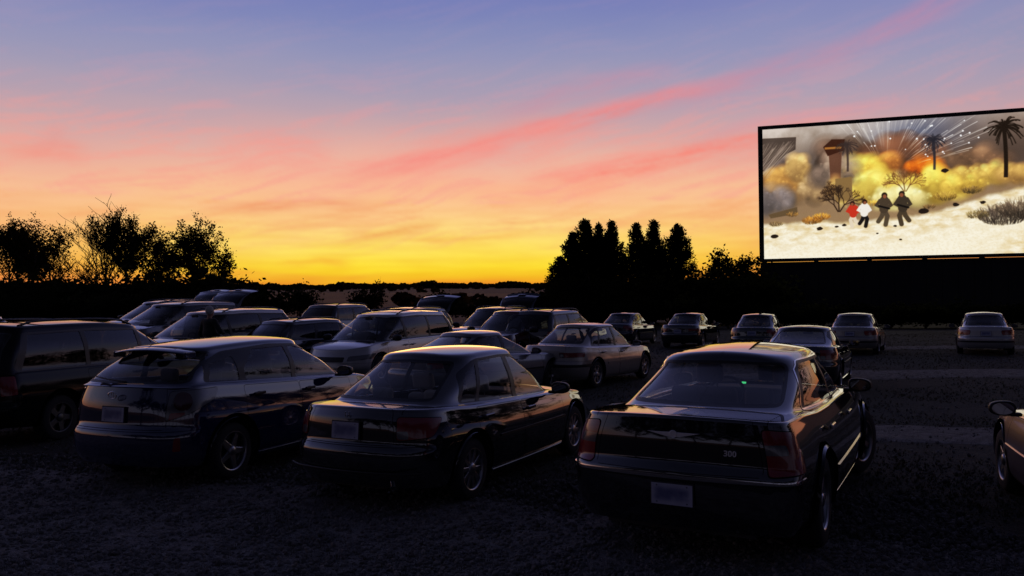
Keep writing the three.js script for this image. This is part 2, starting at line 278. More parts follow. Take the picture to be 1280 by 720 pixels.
// ------------------------------------------------------------------ car materials
const paint = (r, g, b, o = {}) => phys(C(r, g, b), o.metal ? { roughness: 0.3, metalness: o.metal, clearcoat: 1, clearcoatRoughness: 0.02 } : { roughness: 0.05, ior: 2.05, clearcoat: 0.6, clearcoatRoughness: 0.015 });
const M = {
  glass: phys(C(0.78, 0.8, 0.79), { roughness: 0.02, transmission: 1, thickness: 0, ior: 1.52 }),
  darkGlass: phys(C(0.13, 0.135, 0.14), { roughness: 0.02, transmission: 1, thickness: 0, ior: 1.52 }),
  trim: std(C(0.012, 0.012, 0.013), 0.45), gap: std(C(0.006, 0.006, 0.006), 0.9), rubber: std(C(0.018, 0.018, 0.019), 0.85), plastic: std(C(0.02, 0.02, 0.021), 0.6),
  chrome: std(C(0.75, 0.75, 0.77), 0.12, 1), alloy: std(C(0.5, 0.5, 0.52), 0.32, 1), steel: std(C(0.22, 0.22, 0.23), 0.45, 1), disc: std(C(0.12, 0.12, 0.12), 0.5, 1),
  red: phys(C(0.24, 0.006, 0.008), { roughness: 0.25, clearcoat: 1, clearcoatRoughness: 0.03 }), lens: phys(C(0.13, 0.13, 0.135), { roughness: 0.2, clearcoat: 1, clearcoatRoughness: 0.03, metalness: 0.3 }),
  darkRed: phys(C(0.05, 0.004, 0.006), { roughness: 0.15, clearcoat: 1, clearcoatRoughness: 0.02 }),
  badge: std(C(0.7, 0.7, 0.72), 0.45, 0.6),
  amber: phys(C(0.35, 0.12, 0.01), { roughness: 0.2, clearcoat: 1 }), seat: std(C(0.12, 0.115, 0.115), 0.95), paleSeat: std(C(0.42, 0.41, 0.42), 0.9), dash: std(C(0.03, 0.03, 0.032), 0.8), carpet: std(C(0.02, 0.02, 0.02), 1),
  mirror: std(C(0.35, 0.36, 0.38), 0.03, 1),
};
function plateTexture() {
  const c = document.createElement('canvas'); c.width = 256; c.height = 128; const x = c.getContext('2d'), r = rng(5);
  x.fillStyle = '#a9adc4'; x.fillRect(0, 0, 256, 128);
  for (let i = 0; i < 240; i++) { const px = 30 + r() * 196, py = 34 + r() * 62, s = 12 + r() * 26, g = x.createRadialGradient(px, py, 0, px, py, s), a = 0.05 + r() * 0.05; g.addColorStop(0, `rgba(62,68,118,${a})`); g.addColorStop(1, 'rgba(62,68,118,0)'); x.fillStyle = g; x.fillRect(px - s, py - s, 2 * s, 2 * s); }
  x.fillStyle = '#55586a'; for (const [px, py] of [[34, 14], [222, 14], [34, 114], [222, 114]]) { x.beginPath(); x.arc(px, py, 5, 0, 7); x.fill(); }
  const t = new THREE.CanvasTexture(c); t.colorSpace = THREE.SRGBColorSpace; return t;
}
M.plate = new THREE.MeshStandardMaterial({ map: plateTexture(), roughness: 0.5 });
const font = await new FontLoader().loadAsync('fonts/droid/droid_sans_bold.typeface.json');

function boundary(tris) {
  const key = (p) => Math.round(p[0] * 2e4) + ',' + Math.round(p[1] * 2e4) + ',' + Math.round(p[2] * 2e4), edges = new Map();
  for (const t of tris) for (let i = 0; i < 3; i++) { const a = t[i], b = t[(i + 1) % 3], ka = key(a), kb = key(b); if (ka === kb) continue; if (edges.has(kb + '|' + ka)) edges.delete(kb + '|' + ka); else edges.set(ka + '|' + kb, [a, b]); }
  return [...edges.values()];
}
function wheelGeos(R, wdt, style) {
  const rr = R * (style.rim ?? 0.66), prof = [[rr * 0.97, -wdt * 0.5], [rr + 0.006, -wdt * 0.52], [R * 0.9, -wdt * 0.5], [R * 0.975, -wdt * 0.4], [R, -wdt * 0.28], [R, wdt * 0.28], [R * 0.975, wdt * 0.4], [R * 0.9, wdt * 0.5], [rr + 0.006, wdt * 0.52], [rr * 0.97, wdt * 0.5]].map(([r, y]) => new THREE.Vector2(r, y));
  const tyre = [new THREE.LatheGeometry(prof, 40).rotateX(Math.PI / 2)];
  for (const off of [-0.17, 0, 0.17]) tyre.push(new THREE.TorusGeometry(R - 0.001, 0.004, 4, 40).translate(0, 0, off * wdt));
  const barrel = new THREE.LatheGeometry([[rr * 0.93, -wdt * 0.45], [rr * 0.86, 0], [rr * 0.93, wdt * 0.36], [rr * 0.985, wdt * 0.47], [rr, wdt * 0.5], [rr * 0.93, wdt * 0.505], [rr * 0.9, wdt * 0.44]].map(([r, y]) => new THREE.Vector2(r, y)), 40).rotateX(Math.PI / 2);
  const rim = [barrel], hub = style.hub ?? 0.2, z0 = wdt * 0.34;
  rim.push(new THREE.LatheGeometry([[0.001, 0.03], [rr * hub * 0.7, 0.028], [rr * hub, 0.012], [rr * hub, -0.03]].map(([r, y]) => new THREE.Vector2(r, y)), 24).rotateX(Math.PI / 2).translate(0, 0, z0));
  for (let i = 0; i < style.n; i++) {
    const s = new THREE.Shape(), a = rr * hub * 0.6, b = rr * 0.93, w0 = rr * style.w0, w1 = rr * style.w1;
    s.moveTo(a, -w0); s.quadraticCurveTo(lerp(a, b, 0.5), -lerp(w0, w1, 0.5) * 0.82, b, -w1); s.lineTo(b, w1); s.quadraticCurveTo(lerp(a, b, 0.5), lerp(w0, w1, 0.5) * 0.82, a, w0);
    rim.push(new THREE.ExtrudeGeometry(s, { depth: 0.016, bevelEnabled: true, bevelThickness: 0.006, bevelSize: 0.005, bevelSegments: 2, curveSegments: 5 }).translate(0, 0, z0 - 0.012).rotateZ(i / style.n * 2 * Math.PI + (style.off ?? 0)));
  }
  const disc = new THREE.CylinderGeometry(rr * 0.8, rr * 0.8, 0.02, 32).rotateX(Math.PI / 2).translate(0, 0, wdt * 0.1);
  return { tyre: merge(tyre), rim: merge(rim), disc };
}
function mirrorGeo() {
  const g = new THREE.SphereGeometry(1, 20, 14), p = g.attributes.position;
  for (let i = 0; i < p.count; i++) { let x = p.getX(i), y = p.getY(i), z = p.getZ(i); const q = (a, e) => Math.sign(a) * Math.abs(a) ** e; x = x < 0 ? Math.max(x, -0.35) : q(x, 0.8); p.setXYZ(i, x * 0.085, q(y, 0.7) * 0.068 * (1 - 0.12 * z), q(z, 0.75) * 0.11); }
  g.computeVertexNormals(); return g;
}
function seatGeo(pad) {
  const b = rbox(0.13, 0.62, 0.5, 0.06, 0, 0.31, 0, 3).rotateZ(0.3), h = rbox(0.1, 0.19, 0.27, 0.045, 0, 0.1, 0, 3).rotateZ(0.22).translate(-0.225, 0.64, 0), posts = [-0.06, 0.06].map((z) => new THREE.CylinderGeometry(0.007, 0.007, 0.14, 6).rotateZ(0.25).translate(-0.2, 0.64, z));
  return merge([b, h, ...posts, rbox(0.52, 0.16, 0.52, 0.06, 0.22, 0.0, 0, 3)]);
}
// ------------------------------------------------------------------ the car builder
function makeCar(S, name) {
  const car = new THREE.Group(), w = S.W / 2, body = lowerShell(S), up = upperShell(S, body), P = S.paint; car.name = name; car.userData.paint = P;
  let L = body.tris, G = up.tris;
  const side = (t) => t[0][7] < 1.02 && t[0][2] > w * 0.45, pairs = (nm, tris, mat) => { part(nm, shellGeo(tris), mat, car); part(nm, shellGeo(mirror(tris)), mat, car); };
  // wheel openings
  const arches = [];
  for (const s of [-1, 1]) {
    const wells = [], lips = []; arches.push([wells, lips]);
    const cx = s * S.wb / 2, ra = S.wheelR + (S.archGap ?? 0.05); let hole;
    [hole, L] = cut(L, arcPoly(cx, S.wheelR, ra, 40), XY, side);
    for (const [a, b] of boundary(hole)) {
      if (a[1] < body.low(a[0]) + 0.012 && b[1] < body.low(b[0]) + 0.012) continue;
      const N = [cx - (a[0] + b[0]) / 2, S.wheelR - (a[1] + b[1]) / 2, 0], q = (p, d) => [p[0], p[1], p[2] - d, N[0], N[1], 0, p[6], p[7]];
      wells.push([q(a, 0), q(b, 0), q(b, 0.3)], [q(a, 0), q(b, 0.3), q(a, 0.3)]);
      const f = (p, k, d) => { const dx = p[0] - cx, dy = p[1] - S.wheelR, l = Math.hypot(dx, dy); return [cx + dx / l * (ra + k), S.wheelR + dy / l * (ra + k), p[2] + d, dx / l * (k > 0.01 ? 0.7 : -0.5), dy / l * (k > 0.01 ? 0.7 : -0.5), 0.8, p[6], p[7]]; };
      const lp = S.lip ?? 0.008;
      lips.push([f(a, -0.012, lp * 0.5), f(b, -0.012, lp * 0.5), f(b, 0.006, lp)], [f(a, -0.012, lp * 0.5), f(b, 0.006, lp), f(a, 0.006, lp)], [f(a, 0.006, lp), f(b, 0.006, lp), f(b, 0.05, -0.002)], [f(a, 0.006, lp), f(b, 0.05, -0.002), f(a, 0.05, -0.002)]);
    }
  }
  // cabin opening in the deck
  [, L] = cut(L, [[S.gh.xr[0][1] + 0.1, -0.5], [S.gh.xf[0][1] - 0.12, -0.5], [S.gh.xf[0][1] - 0.12, S.gh.w[0][1] - 0.07], [S.gh.xr[0][1] + 0.1, S.gh.w[0][1] - 0.07]], XZ, (t) => t[0][7] >= 0.95);
  const gaps = [];
  // lamps, mouldings, trim strips
  for (const q of S.bits ?? []) {
    let poly = q.poly; if (q.front) poly = poly.map(([u, y]) => [body.U - u, y]);
    let p; [p, L] = cut(L, round(poly, q.r ?? 0.03), q.at === 'side' ? XY : UY, q.at === 'side' ? side : (t) => t[0][7] < 1.02);
    if (!p.length) continue;
    const mat = q.mat === 'paint' ? P : M[q.mat], d = q.d ?? 0.004;
    if (q.rim) { const [inner, ring] = cut(p, inset(round(poly, q.r ?? 0.03), q.rim), UY); gaps.push(...raise(ring, -0.003)); p = inner; }
    const kids = [];
    for (const s of q.sub ?? []) { let sp = s.poly; if (q.front) sp = sp.map(([u, y]) => [body.U - u, y]); let i; [i, p] = cut(p, round(sp, s.r ?? 0.02, 6), UY); kids.push([s, i]); }
    const geos = [[p, false], [mirror(p), true]];
    if (q.joined) { part(q.name, shellGeo(raise(both(p), d)), mat, car); continue; }
    for (const [g, m] of geos) { const pm = part(q.name, shellGeo(raise(g, d)), mat, car); for (const [s, i] of kids) if (i.length) part(s.name, shellGeo(raise(m ? mirror(i) : i, d + (s.d ?? 0.003))), M[s.mat], pm); }
  }
  // doors with their shut lines
  const handle = rbox(0.19, 0.034, 0.02, 0.01, 0, 0, 0.022), cup = new THREE.SphereGeometry(1, 12, 8).scale(0.06, 0.026, 0.006);
  for (const d of S.doors) {
    let reg, rest; [reg, L] = cut(L, round(d.poly, [0.03, 0.03, 0.05, 0.05]), XY, side);
    const [inn, ring] = cut(reg, inset(round(d.poly, [0.03, 0.03, 0.05, 0.05]), 0.005), XY); gaps.push(...raise(ring, -0.012));
    for (const m of [false, true]) {
      const door = part('door', shellGeo(m ? mirror(inn) : inn), P, car);
      if (d.handle) {
        let zmax = 0; for (const t of inn) for (const p of t) if (Math.hypot(p[0] - d.handle[0], p[1] - d.handle[1]) < 0.09) zmax = Math.max(zmax, p[2]);
        const h = part('handle', handle.clone().translate(d.handle[0], d.handle[1], zmax - 0.002), S.handleMat ? M[S.handleMat] : P, door), k = part('handle_cup', cup.clone().translate(d.handle[0], d.handle[1] - 0.006, zmax), M.trim, door);
        if (m) { h.scale.z = -1; k.scale.z = -1; }
      }
    }
  }
  // boot lid / tailgate and bumper seams
  const lidParts = [];
  const low = (t) => t[0][7] < 1.02;
  if (S.lid) {
    const R1 = round(S.lid.face, [0.04, 0.04, 0.0, 0.0]); let reg, ring, deck;
    [reg, L] = cut(L, R1, UY, (t) => low(t) && t[0][0] < 0); [reg, ring] = cut(reg, inset(S.lid.face.map(([u, y]) => [u < 0 ? -1 : u, y]), 0.005), UY);
    const edge = ring.filter((t) => t.every((p) => p[1] < S.lid.face[3][1] - 0.006)); gaps.push(...both(raise(edge, -0.012))); reg.push(...ring.filter((t) => !edge.includes(t)));
    if (S.lid.deck) { [deck, L] = cut(L, S.lid.deck, XZ, (t) => t[0][7] >= 0.9 && t[0][0] < 0); const [a, b] = cut(deck, inset(S.lid.deck, 0.005), XZ); reg.push(...a); const e2 = b.filter((t) => t.every((p) => p[0] > S.lid.deck[0][0] + 0.02)); gaps.push(...both(raise(e2, -0.012))); reg.push(...b.filter((t) => !e2.includes(t))); }
    lidParts.push(reg);
  }
  for (const [nm, f] of [['rear_bumper', false], ['front_bumper', true]]) {
    const q = f ? S.fbump : S.rbump; if (!q) continue;
    const poly = [[-1, -0.2], [q[0], -0.2], [q[0], q[1]], [-1, q[1]]].map(([u, y]) => f ? [body.U - u, y] : [u, y]); let reg, ring;
    [reg, L] = cut(L, poly, UY, low); [reg, ring] = cut(reg, poly.map(([u, y]) => [f ? (u < body.U ? u + 0.005 : u) : (u > 0 ? u - 0.005 : u), y > 0 ? y - 0.005 : y]), UY); gaps.push(...both(raise(ring, -0.01)));
    part(nm, shellGeo(both(reg)), q[2] ? M[q[2]] : P, car);
  }
  part('body', shellGeo(both(L)), P, car);
  for (const [wells, lips] of arches) { pairs('wheel_arch', lips, S.archMat ? M[S.archMat] : P); pairs('wheel_well', wells, M.plastic); }
  part('shut_line', shellGeo(both(gaps.filter((t) => t[0][2] > -1e-4))), M.gap, car);
  // greenhouse
  let frame, ring; const glassy = S.privacy ? M.darkGlass : M.glass;
  const isSide = (t) => t[0][7] < 0.95 && Math.abs(t[0][5] + t[1][5] + t[2][5]) > 1.2;
  [frame, G] = cut(G, round(S.dlo, S.dloR ?? 0.04, 5), XY, isSide);
  for (const gl of S.glass) {
    let g; [g, frame] = cut(frame, round(gl.poly ?? gl, gl.r ?? 0.025), XY);
    for (const m of [false, true]) part('side_window', shellGeo(raise(m ? mirror(g) : g, -0.006)), gl.clear ? M.glass : glassy, car);
  }
  part('window_frame', shellGeo(both(raise(frame, 0.001, false))), M.trim, car);
  if (S.brightTrim) { const pl = round(S.dlo, S.dloR ?? 0.04, 5); let a, b;[a, G] = cut(G, inset(pl, -0.012), XY, isSide); part('window_trim', shellGeo(both(raise(a, 0.004))), M.chrome, car); }
  let rear, front; [rear, G] = cut(G, round(S.rearGlass, 0.05), ZY, (t) => t[0][7] < 0.98 && t[0][0] < 0 && t[0][3] + t[1][3] + t[2][3] < -0.6);
  const rg = inset(round(S.rearGlass, 0.05), 0.022).map(([z, y]) => [z < 0.03 ? -0.1 : z, y]); let rgl, rfr; [rgl, rfr] = cut(rear, rg, ZY);
  [front, G] = cut(G, round(S.frontGlass, 0.05), ZY, (t) => t[0][7] < 0.98 && t[0][0] > 0 && t[0][3] + t[1][3] + t[2][3] > 0.6);
  part('windscreen', shellGeo(both(raise(front, -0.004))), M.glass, car);
  let gate = car;
  if (S.hatch) {                                       // a tailgate that lifts about the rear edge of the roof
    let panel; [panel, G] = cut(G, [[-1, S.hatch.y], [S.hatch.z, S.hatch.y], [S.hatch.z - 0.06, S.hatch.y1], [-1, S.hatch.y1]], ZY, (t) => t[0][7] < 0.98 && t[0][0] < 0 && t[0][3] + t[1][3] + t[2][3] < -0.6);
    const px = S.gh.xr[S.gh.xr.length - 1][1] + 0.03, py = S.hatch.y1; gate = new THREE.Group(); gate.name = 'tailgate'; gate.position.set(px, py, 0); car.add(gate); gate.userData.pivot = true;
    const mv = (tris) => shellGeo(tris).translate(-px, -py, 0);
    part('tailgate_panel', mv(both(lidParts.flat().concat(panel))), P, gate); part('rear_window', mv(both(raise(rgl, -0.004))), glassy, gate); part('rear_window_frame', mv(both(raise(rfr, 0.001, false))), M.trim, gate);
    part('wiper', tube([new THREE.Vector3(S.wiper[0], S.wiper[1], -0.02), new THREE.Vector3(S.wiper[0] + 0.005, S.wiper[1] + 0.02, 0.2), new THREE.Vector3(S.wiper[0] + 0.02, S.wiper[1] + 0.03, 0.42)], 0.009, 0.006, 6).translate(-px, -py, 0), M.trim, gate);
  } else {
    part('rear_window', shellGeo(both(raise(rgl, -0.004))), S.rearClear ? M.glass : glassy, car); part('rear_window_frame', shellGeo(both(raise(rfr, 0.001, false))), M.trim, car);
    if (lidParts.length) part('boot_lid', shellGeo(both(lidParts.flat())), P, car);
  }
  const roofPart = part('roof', shellGeo(both(G)), P, car);
  for (const q of S.extras ?? []) { const o = part(q.name, q.geo, q.mat === 'paint' ? P : typeof q.mat === 'string' ? M[q.mat] : q.mat, q.gate ? gate : q.roof ? roofPart : car); if (q.gate) o.geometry = q.geo.clone().translate(-gate.position.x, -gate.position.y, 0); }
  // wheels
  const wg = wheelGeos(S.wheelR, S.tyreW, S.style);
  for (const sx of [-1, 1]) for (const sz of [-1, 1]) {
    const q = new THREE.Group(); q.name = 'wheel'; q.position.set(sx * S.wb / 2, S.wheelR, sz * (w - S.tyreW / 2 - (S.wheelIn ?? 0.045))); if (sz < 0) q.rotation.y = Math.PI; if (sx > 0 && S.steer) q.rotation.y += S.steer; q.rotation.z = 0.3 * sx + 0.2 * sz; car.add(q);
    part('tyre', wg.tyre, M.rubber, q); part('rim', wg.rim, S.rimMat ? M[S.rimMat] : M.alloy, q); part('brake_disc', wg.disc, M.disc, q);
  }
  // underbody and cabin floor
  part('underbody', merge([box(S.wb - 2 * S.wheelR - 0.2, 0.16, S.W - 0.24, 0, body.low(0) + 0.08, 0), box(S.xf - S.xr - 0.3, 0.14, S.W - 0.72, (S.xf + S.xr) / 2, body.low(0) + 0.12, 0)]), M.plastic, car);
  // mirrors
  const mg = mirrorGeo(), [mx, my] = S.mirror, mz = S.mirrorZ ?? w - 0.02;
  for (const s of [-1, 1]) { const q = new THREE.Group(); q.name = 'door_mirror'; q.position.set(mx, my, s * mz); if (s < 0) q.scale.z = -1; car.add(q); const sc = S.mirrorScale ?? 1; part('housing', merge([mg.clone().scale(sc, sc, sc).translate(0, 0.05, 0.12), rbox(0.07, 0.035, 0.1, 0.015, 0.02, -0.005, 0.01)]), S.mirrorPaint ? P : M.trim, q); part('mirror_glass', new THREE.CylinderGeometry(1, 1, 0.004, 24).rotateZ(Math.PI / 2).scale(1, 0.054 * sc, 0.09 * sc).translate(-0.034 * sc, 0.05, 0.12), M.mirror, q); }
  // seats, dashboard, steering wheel
  const belt = body.top(0), sy = belt - 0.56, sg = seatGeo(), scale = (S.H - belt) / 0.5;
  for (const s of [-1, 1]) part('seat', sg.clone().translate(S.seatX ?? 0.02, sy + (S.H - 1.45) * 0.5, s * S.W * 0.205), S.seatMat ? M[S.seatMat] : M.seat, car);
  part('rear_bench', merge([rbox(0.14, 0.6, S.W * 0.66, 0.06, 0, 0.3, 0, 3).rotateZ(0.32).translate((S.benchX ?? -0.85), sy + 0.02, 0), ...[-0.32, 0.32].map((z) => rbox(0.09, 0.16, 0.24, 0.04, (S.benchX ?? -0.85) - 0.2, sy + 0.66, z, 3)), rbox(0.5, 0.16, S.W * 0.66, 0.05, (S.benchX ?? -0.85) + 0.25, sy, 0, 3)]), S.seatMat ? M[S.seatMat] : M.seat, car);
  part('dashboard', merge([rbox(0.5, 0.26, S.W * 0.74, 0.08, S.gh.xf[0][1] - 0.32, belt - 0.13, 0, 3)]), M.dash, car);
  part('steering_wheel', new THREE.TorusGeometry(0.185, 0.016, 8, 28).rotateY(Math.PI / 2).rotateZ(-0.4).translate(S.gh.xf[0][1] - 0.66, belt - 0.06, -S.W * 0.2), M.dash, car);
  part('rear_view_mirror', rbox(0.03, 0.06, 0.22, 0.015, S.gh.xf[S.gh.xf.length - 1][1] + 0.06, S.H - 0.2, 0), M.dash, car);
  if (S.shelf !== false) part('parcel_shelf', box(0.5, 0.02, S.W * 0.72, S.gh.xr[0][1] + 0.32, belt - 0.02, 0), M.carpet, car);
  if (S.number) { const [px, py, tilt] = S.number; const g = new THREE.Group(); const pm = part('number_plate', new THREE.PlaneGeometry(0.3, 0.15).rotateY(-Math.PI / 2).rotateZ(tilt ?? 0).translate(px - 0.006, py, 0), M.plate, S.number[3] ? gate : car); if (S.number[3]) pm.geometry.translate(-gate.position.x, -gate.position.y, 0); part('plate_holder', rbox(0.012, 0.17, 0.32, 0.006, 0, 0, 0).rotateZ(tilt ?? 0).translate(px + 0.002 - (S.number[3] ? gate.position.x : 0), py - (S.number[3] ? gate.position.y : 0), 0), M.plastic, pm); }
  return car;
}
function rack(S, x0, x1, z, bars, y0) {              // roof rails with cross bars
  const roofAt = (x, zz) => S.H - S.gh.arch[0] * Math.max(0, S.gh.peak - x) ** 2 - S.gh.arch[1] * Math.max(0, x - S.gh.peak) ** 2 - S.gh.crown * Math.min(1, (zz / S.gh.w1) ** 2), out = [];
  for (const s of [-1, 1]) { const pts = []; for (let i = 0; i <= 10; i++) { const x = lerp(x0, x1, i / 10); pts.push(new THREE.Vector3(x, roofAt(x, z) + 0.055 * Math.min(1, Math.min(i, 10 - i) * 0.9), s * z)); } out.push({ name: 'roof_rail', geo: tube(pts, 0.017, 0.017, 8), mat: 'trim' }); }
  for (const x of bars) out.push({ name: 'cross_bar', geo: rbox(0.06, 0.022, 2 * z, 0.01, x, roofAt(x, z) + 0.065, 0), mat: 'trim' });
  return out;
}
// ------------------------------------------------------------------ the car models
const specs = {};
specs.large = {                                       // black full-size saloon
  paint: paint(0.007, 0.007, 0.008), L: 4.99, W: 1.82, H: 1.515, wb: 3.048, xr: -2.6, xf: 2.39, wheelR: 0.36, tyreW: 0.235, archGap: 0.045, lip: 0.032,
  bottom: [[-2.6, 0.3], [-2.1, 0.25], [-1.4, 0.22], [1.4, 0.2], [2.39, 0.24]], top: [[-2.6, 1.055], [-2.0, 1.05], [-1.2, 1.01], [0.9, 0.975], [1.25, 0.95], [2.0, 0.88], [2.39, 0.8]],
  crown: [[-2.6, 0.035], [-1.8, 0.045], [-1, 0.02], [0.9, 0.03], [1.25, 0.05], [2.39, 0.05]],
  side: [[0, 0.09], [0.12, 0.03], [0.35, 0.006], [0.52, 0], [0.7, 0.022], [0.88, 0.065], [1, 0.105]], rear: [[0, 0.1], [0.15, 0.03], [0.45, 0], [0.54, 0.002], [0.58, 0.045], [0.82, 0.055], [1, 0.085]], front: [[0, 0.1], [0.3, 0], [0.7, 0.02], [1, 0.08]],
  cr: [0.15, 0.2], cf: [0.25, 0.4], taper: [0.075, 0.05], bow: [0.13, 0.2], edge: 0.026,
  gh: { xr: [[0, -2.06], [0.5, -1.72], [1, -1.22]], xf: [[0, 1.08], [0.5, 0.78], [1, 0.36]], w: [[0, 0.745], [0.5, 0.7], [1, 0.615]], w1: 0.61, crown: 0.075, arch: [0.055, 0.06], peak: -0.25, cr: [0.24, 0.22], cf: [0.25, 0.3], bow: [0.1, 0.2], taper: [0.1, 0.03], edge: 0.085, flare: 1.6 },
  dlo: [[0.94, 1.005], [0.36, 1.375], [0.2, 1.395], [-0.95, 1.395], [-1.4, 1.045]], dloR: 0.05, glass: [[[0.82, 1.02], [0.33, 1.345], [0.17, 1.37], [-0.1, 1.37], [-0.1, 1.02]], [[-0.17, 1.02], [-0.17, 1.37], [-0.91, 1.37], [-1.28, 1.05]]], brightTrim: true,
  rearGlass: [[-0.06, 1.1], [0.61, 1.095], [0.525, 1.39], [-0.06, 1.405]], frontGlass: [[-0.06, 1.02], [0.7, 1.0], [0.55, 1.37], [-0.06, 1.395]],
  doors: [{ poly: [[1.02, 0.26], [1.02, 0.955], [-0.14, 0.985], [-0.14, 0.26]], handle: [0.04, 0.86] }, { poly: [[-0.15, 0.26], [-0.15, 0.985], [-1.22, 0.99], [-1.22, 0.26]], handle: [-1.06, 0.88] }], handleMat: 'chrome',
  bits: [
    { name: 'tail_light', poly: [[0.64, 0.7], [1.02, 0.715], [0.97, 1.0], [0.67, 1.03]], mat: 'red', d: 0.006, r: 0.05, rim: 0.008, sub: [{ name: 'reversing_lens', poly: [[0.65, 0.85], [0.82, 0.85], [0.82, 0.92], [0.65, 0.92]], mat: 'lens' }] },
    { name: 'bumper_trim', poly: [[-1, 0.655], [1.02, 0.655], [1.02, 0.68], [-1, 0.68]], mat: 'chrome', d: 0.008, r: 0, joined: true },
    { name: 'side_marker', poly: [[1.55, 0.58], [1.68, 0.58], [1.68, 0.61], [1.55, 0.61]], mat: 'red', r: 0.01 },
    { name: 'door_moulding', at: 'side', poly: [[0.98, 0.5], [0.98, 0.53], [-0.9, 0.53], [-0.9, 0.5]], mat: 'chrome', d: 0.01, r: 0 },
    { name: 'sill_trim', at: 'side', poly: [[1.0, 0.235], [1.0, 0.25], [-1.0, 0.255], [-1.0, 0.24]], mat: 'chrome', d: 0.006, r: 0 },
    { name: 'headlight', front: true, poly: [[0.42, 0.6], [1.0, 0.62], [0.95, 0.76], [0.45, 0.74]], mat: 'lens', d: 0.004, r: 0.04 },
    { name: 'grille', front: true, joined: true, poly: [[-1, 0.46], [0.36, 0.48], [0.4, 0.76], [-1, 0.78]], mat: 'trim', d: -0.01 }],
  lid: { face: [[-1, 0.7], [0.62, 0.7], [0.65, 1.3], [-1, 1.3]], deck: [[-2.9, -1], [-2.0, -1], [-2.05, 0.65], [-2.9, 0.62]] }, rbump: [1.32, 0.645], fbump: [1.2, 0.57],
  style: { n: 7, w0: 0.12, w1: 0.1, hub: 0.24, rim: 0.66 }, wheelIn: 0.03, mirror: [0.7, 1.0], mirrorZ: 0.8, steer: -0.32, number: [-2.61, 0.545, 0], seatX: 0.05, benchX: -1.0, rearClear: true,
};
{
  const S = specs.large, wing = new THREE.Shape();    // winged badge, model number, antenna fin, boot lock
  wing.moveTo(0, -0.02); wing.lineTo(0.05, -0.016); wing.lineTo(0.19, 0.014); wing.lineTo(0.06, 0.012); wing.lineTo(0, 0.014); wing.lineTo(-0.06, 0.012); wing.lineTo(-0.19, 0.014); wing.lineTo(-0.05, -0.016); wing.closePath();
  const face = (g, y, x, z = 0) => g.rotateY(-Math.PI / 2).rotateZ(-0.07).translate(x, y, z);
  S.extras = [
    { name: 'badge', geo: face(merge([new THREE.ExtrudeGeometry(wing, { depth: 0.008, bevelEnabled: true, bevelSize: 0.002, bevelThickness: 0.002, bevelSegments: 2 }), new THREE.TorusGeometry(0.024, 0.006, 8, 24).translate(0, 0, 0.008), new THREE.CylinderGeometry(0.02, 0.02, 0.012, 24).rotateX(Math.PI / 2).translate(0, 0, 0.006)]), 0.965, -2.562), mat: 'badge', },
    { name: 'badge', geo: face(new TextGeometry('300', { font, size: 0.04, depth: 0.008, curveSegments: 3, bevelEnabled: false }).translate(-0.05, -0.018, 0), 0.85, -2.53, 0.4), mat: 'badge' },
    { name: 'lid_handle', geo: rbox(0.02, 0.022, 0.34, 0.008, -2.55, 0.73, 0), mat: 'trim' },
    { name: 'aerial', geo: new THREE.SphereGeometry(1, 14, 10).scale(0.05, 0.028, 0.022).translate(-0.98, 1.448, 0), mat: 'trim', roof: true }];
}
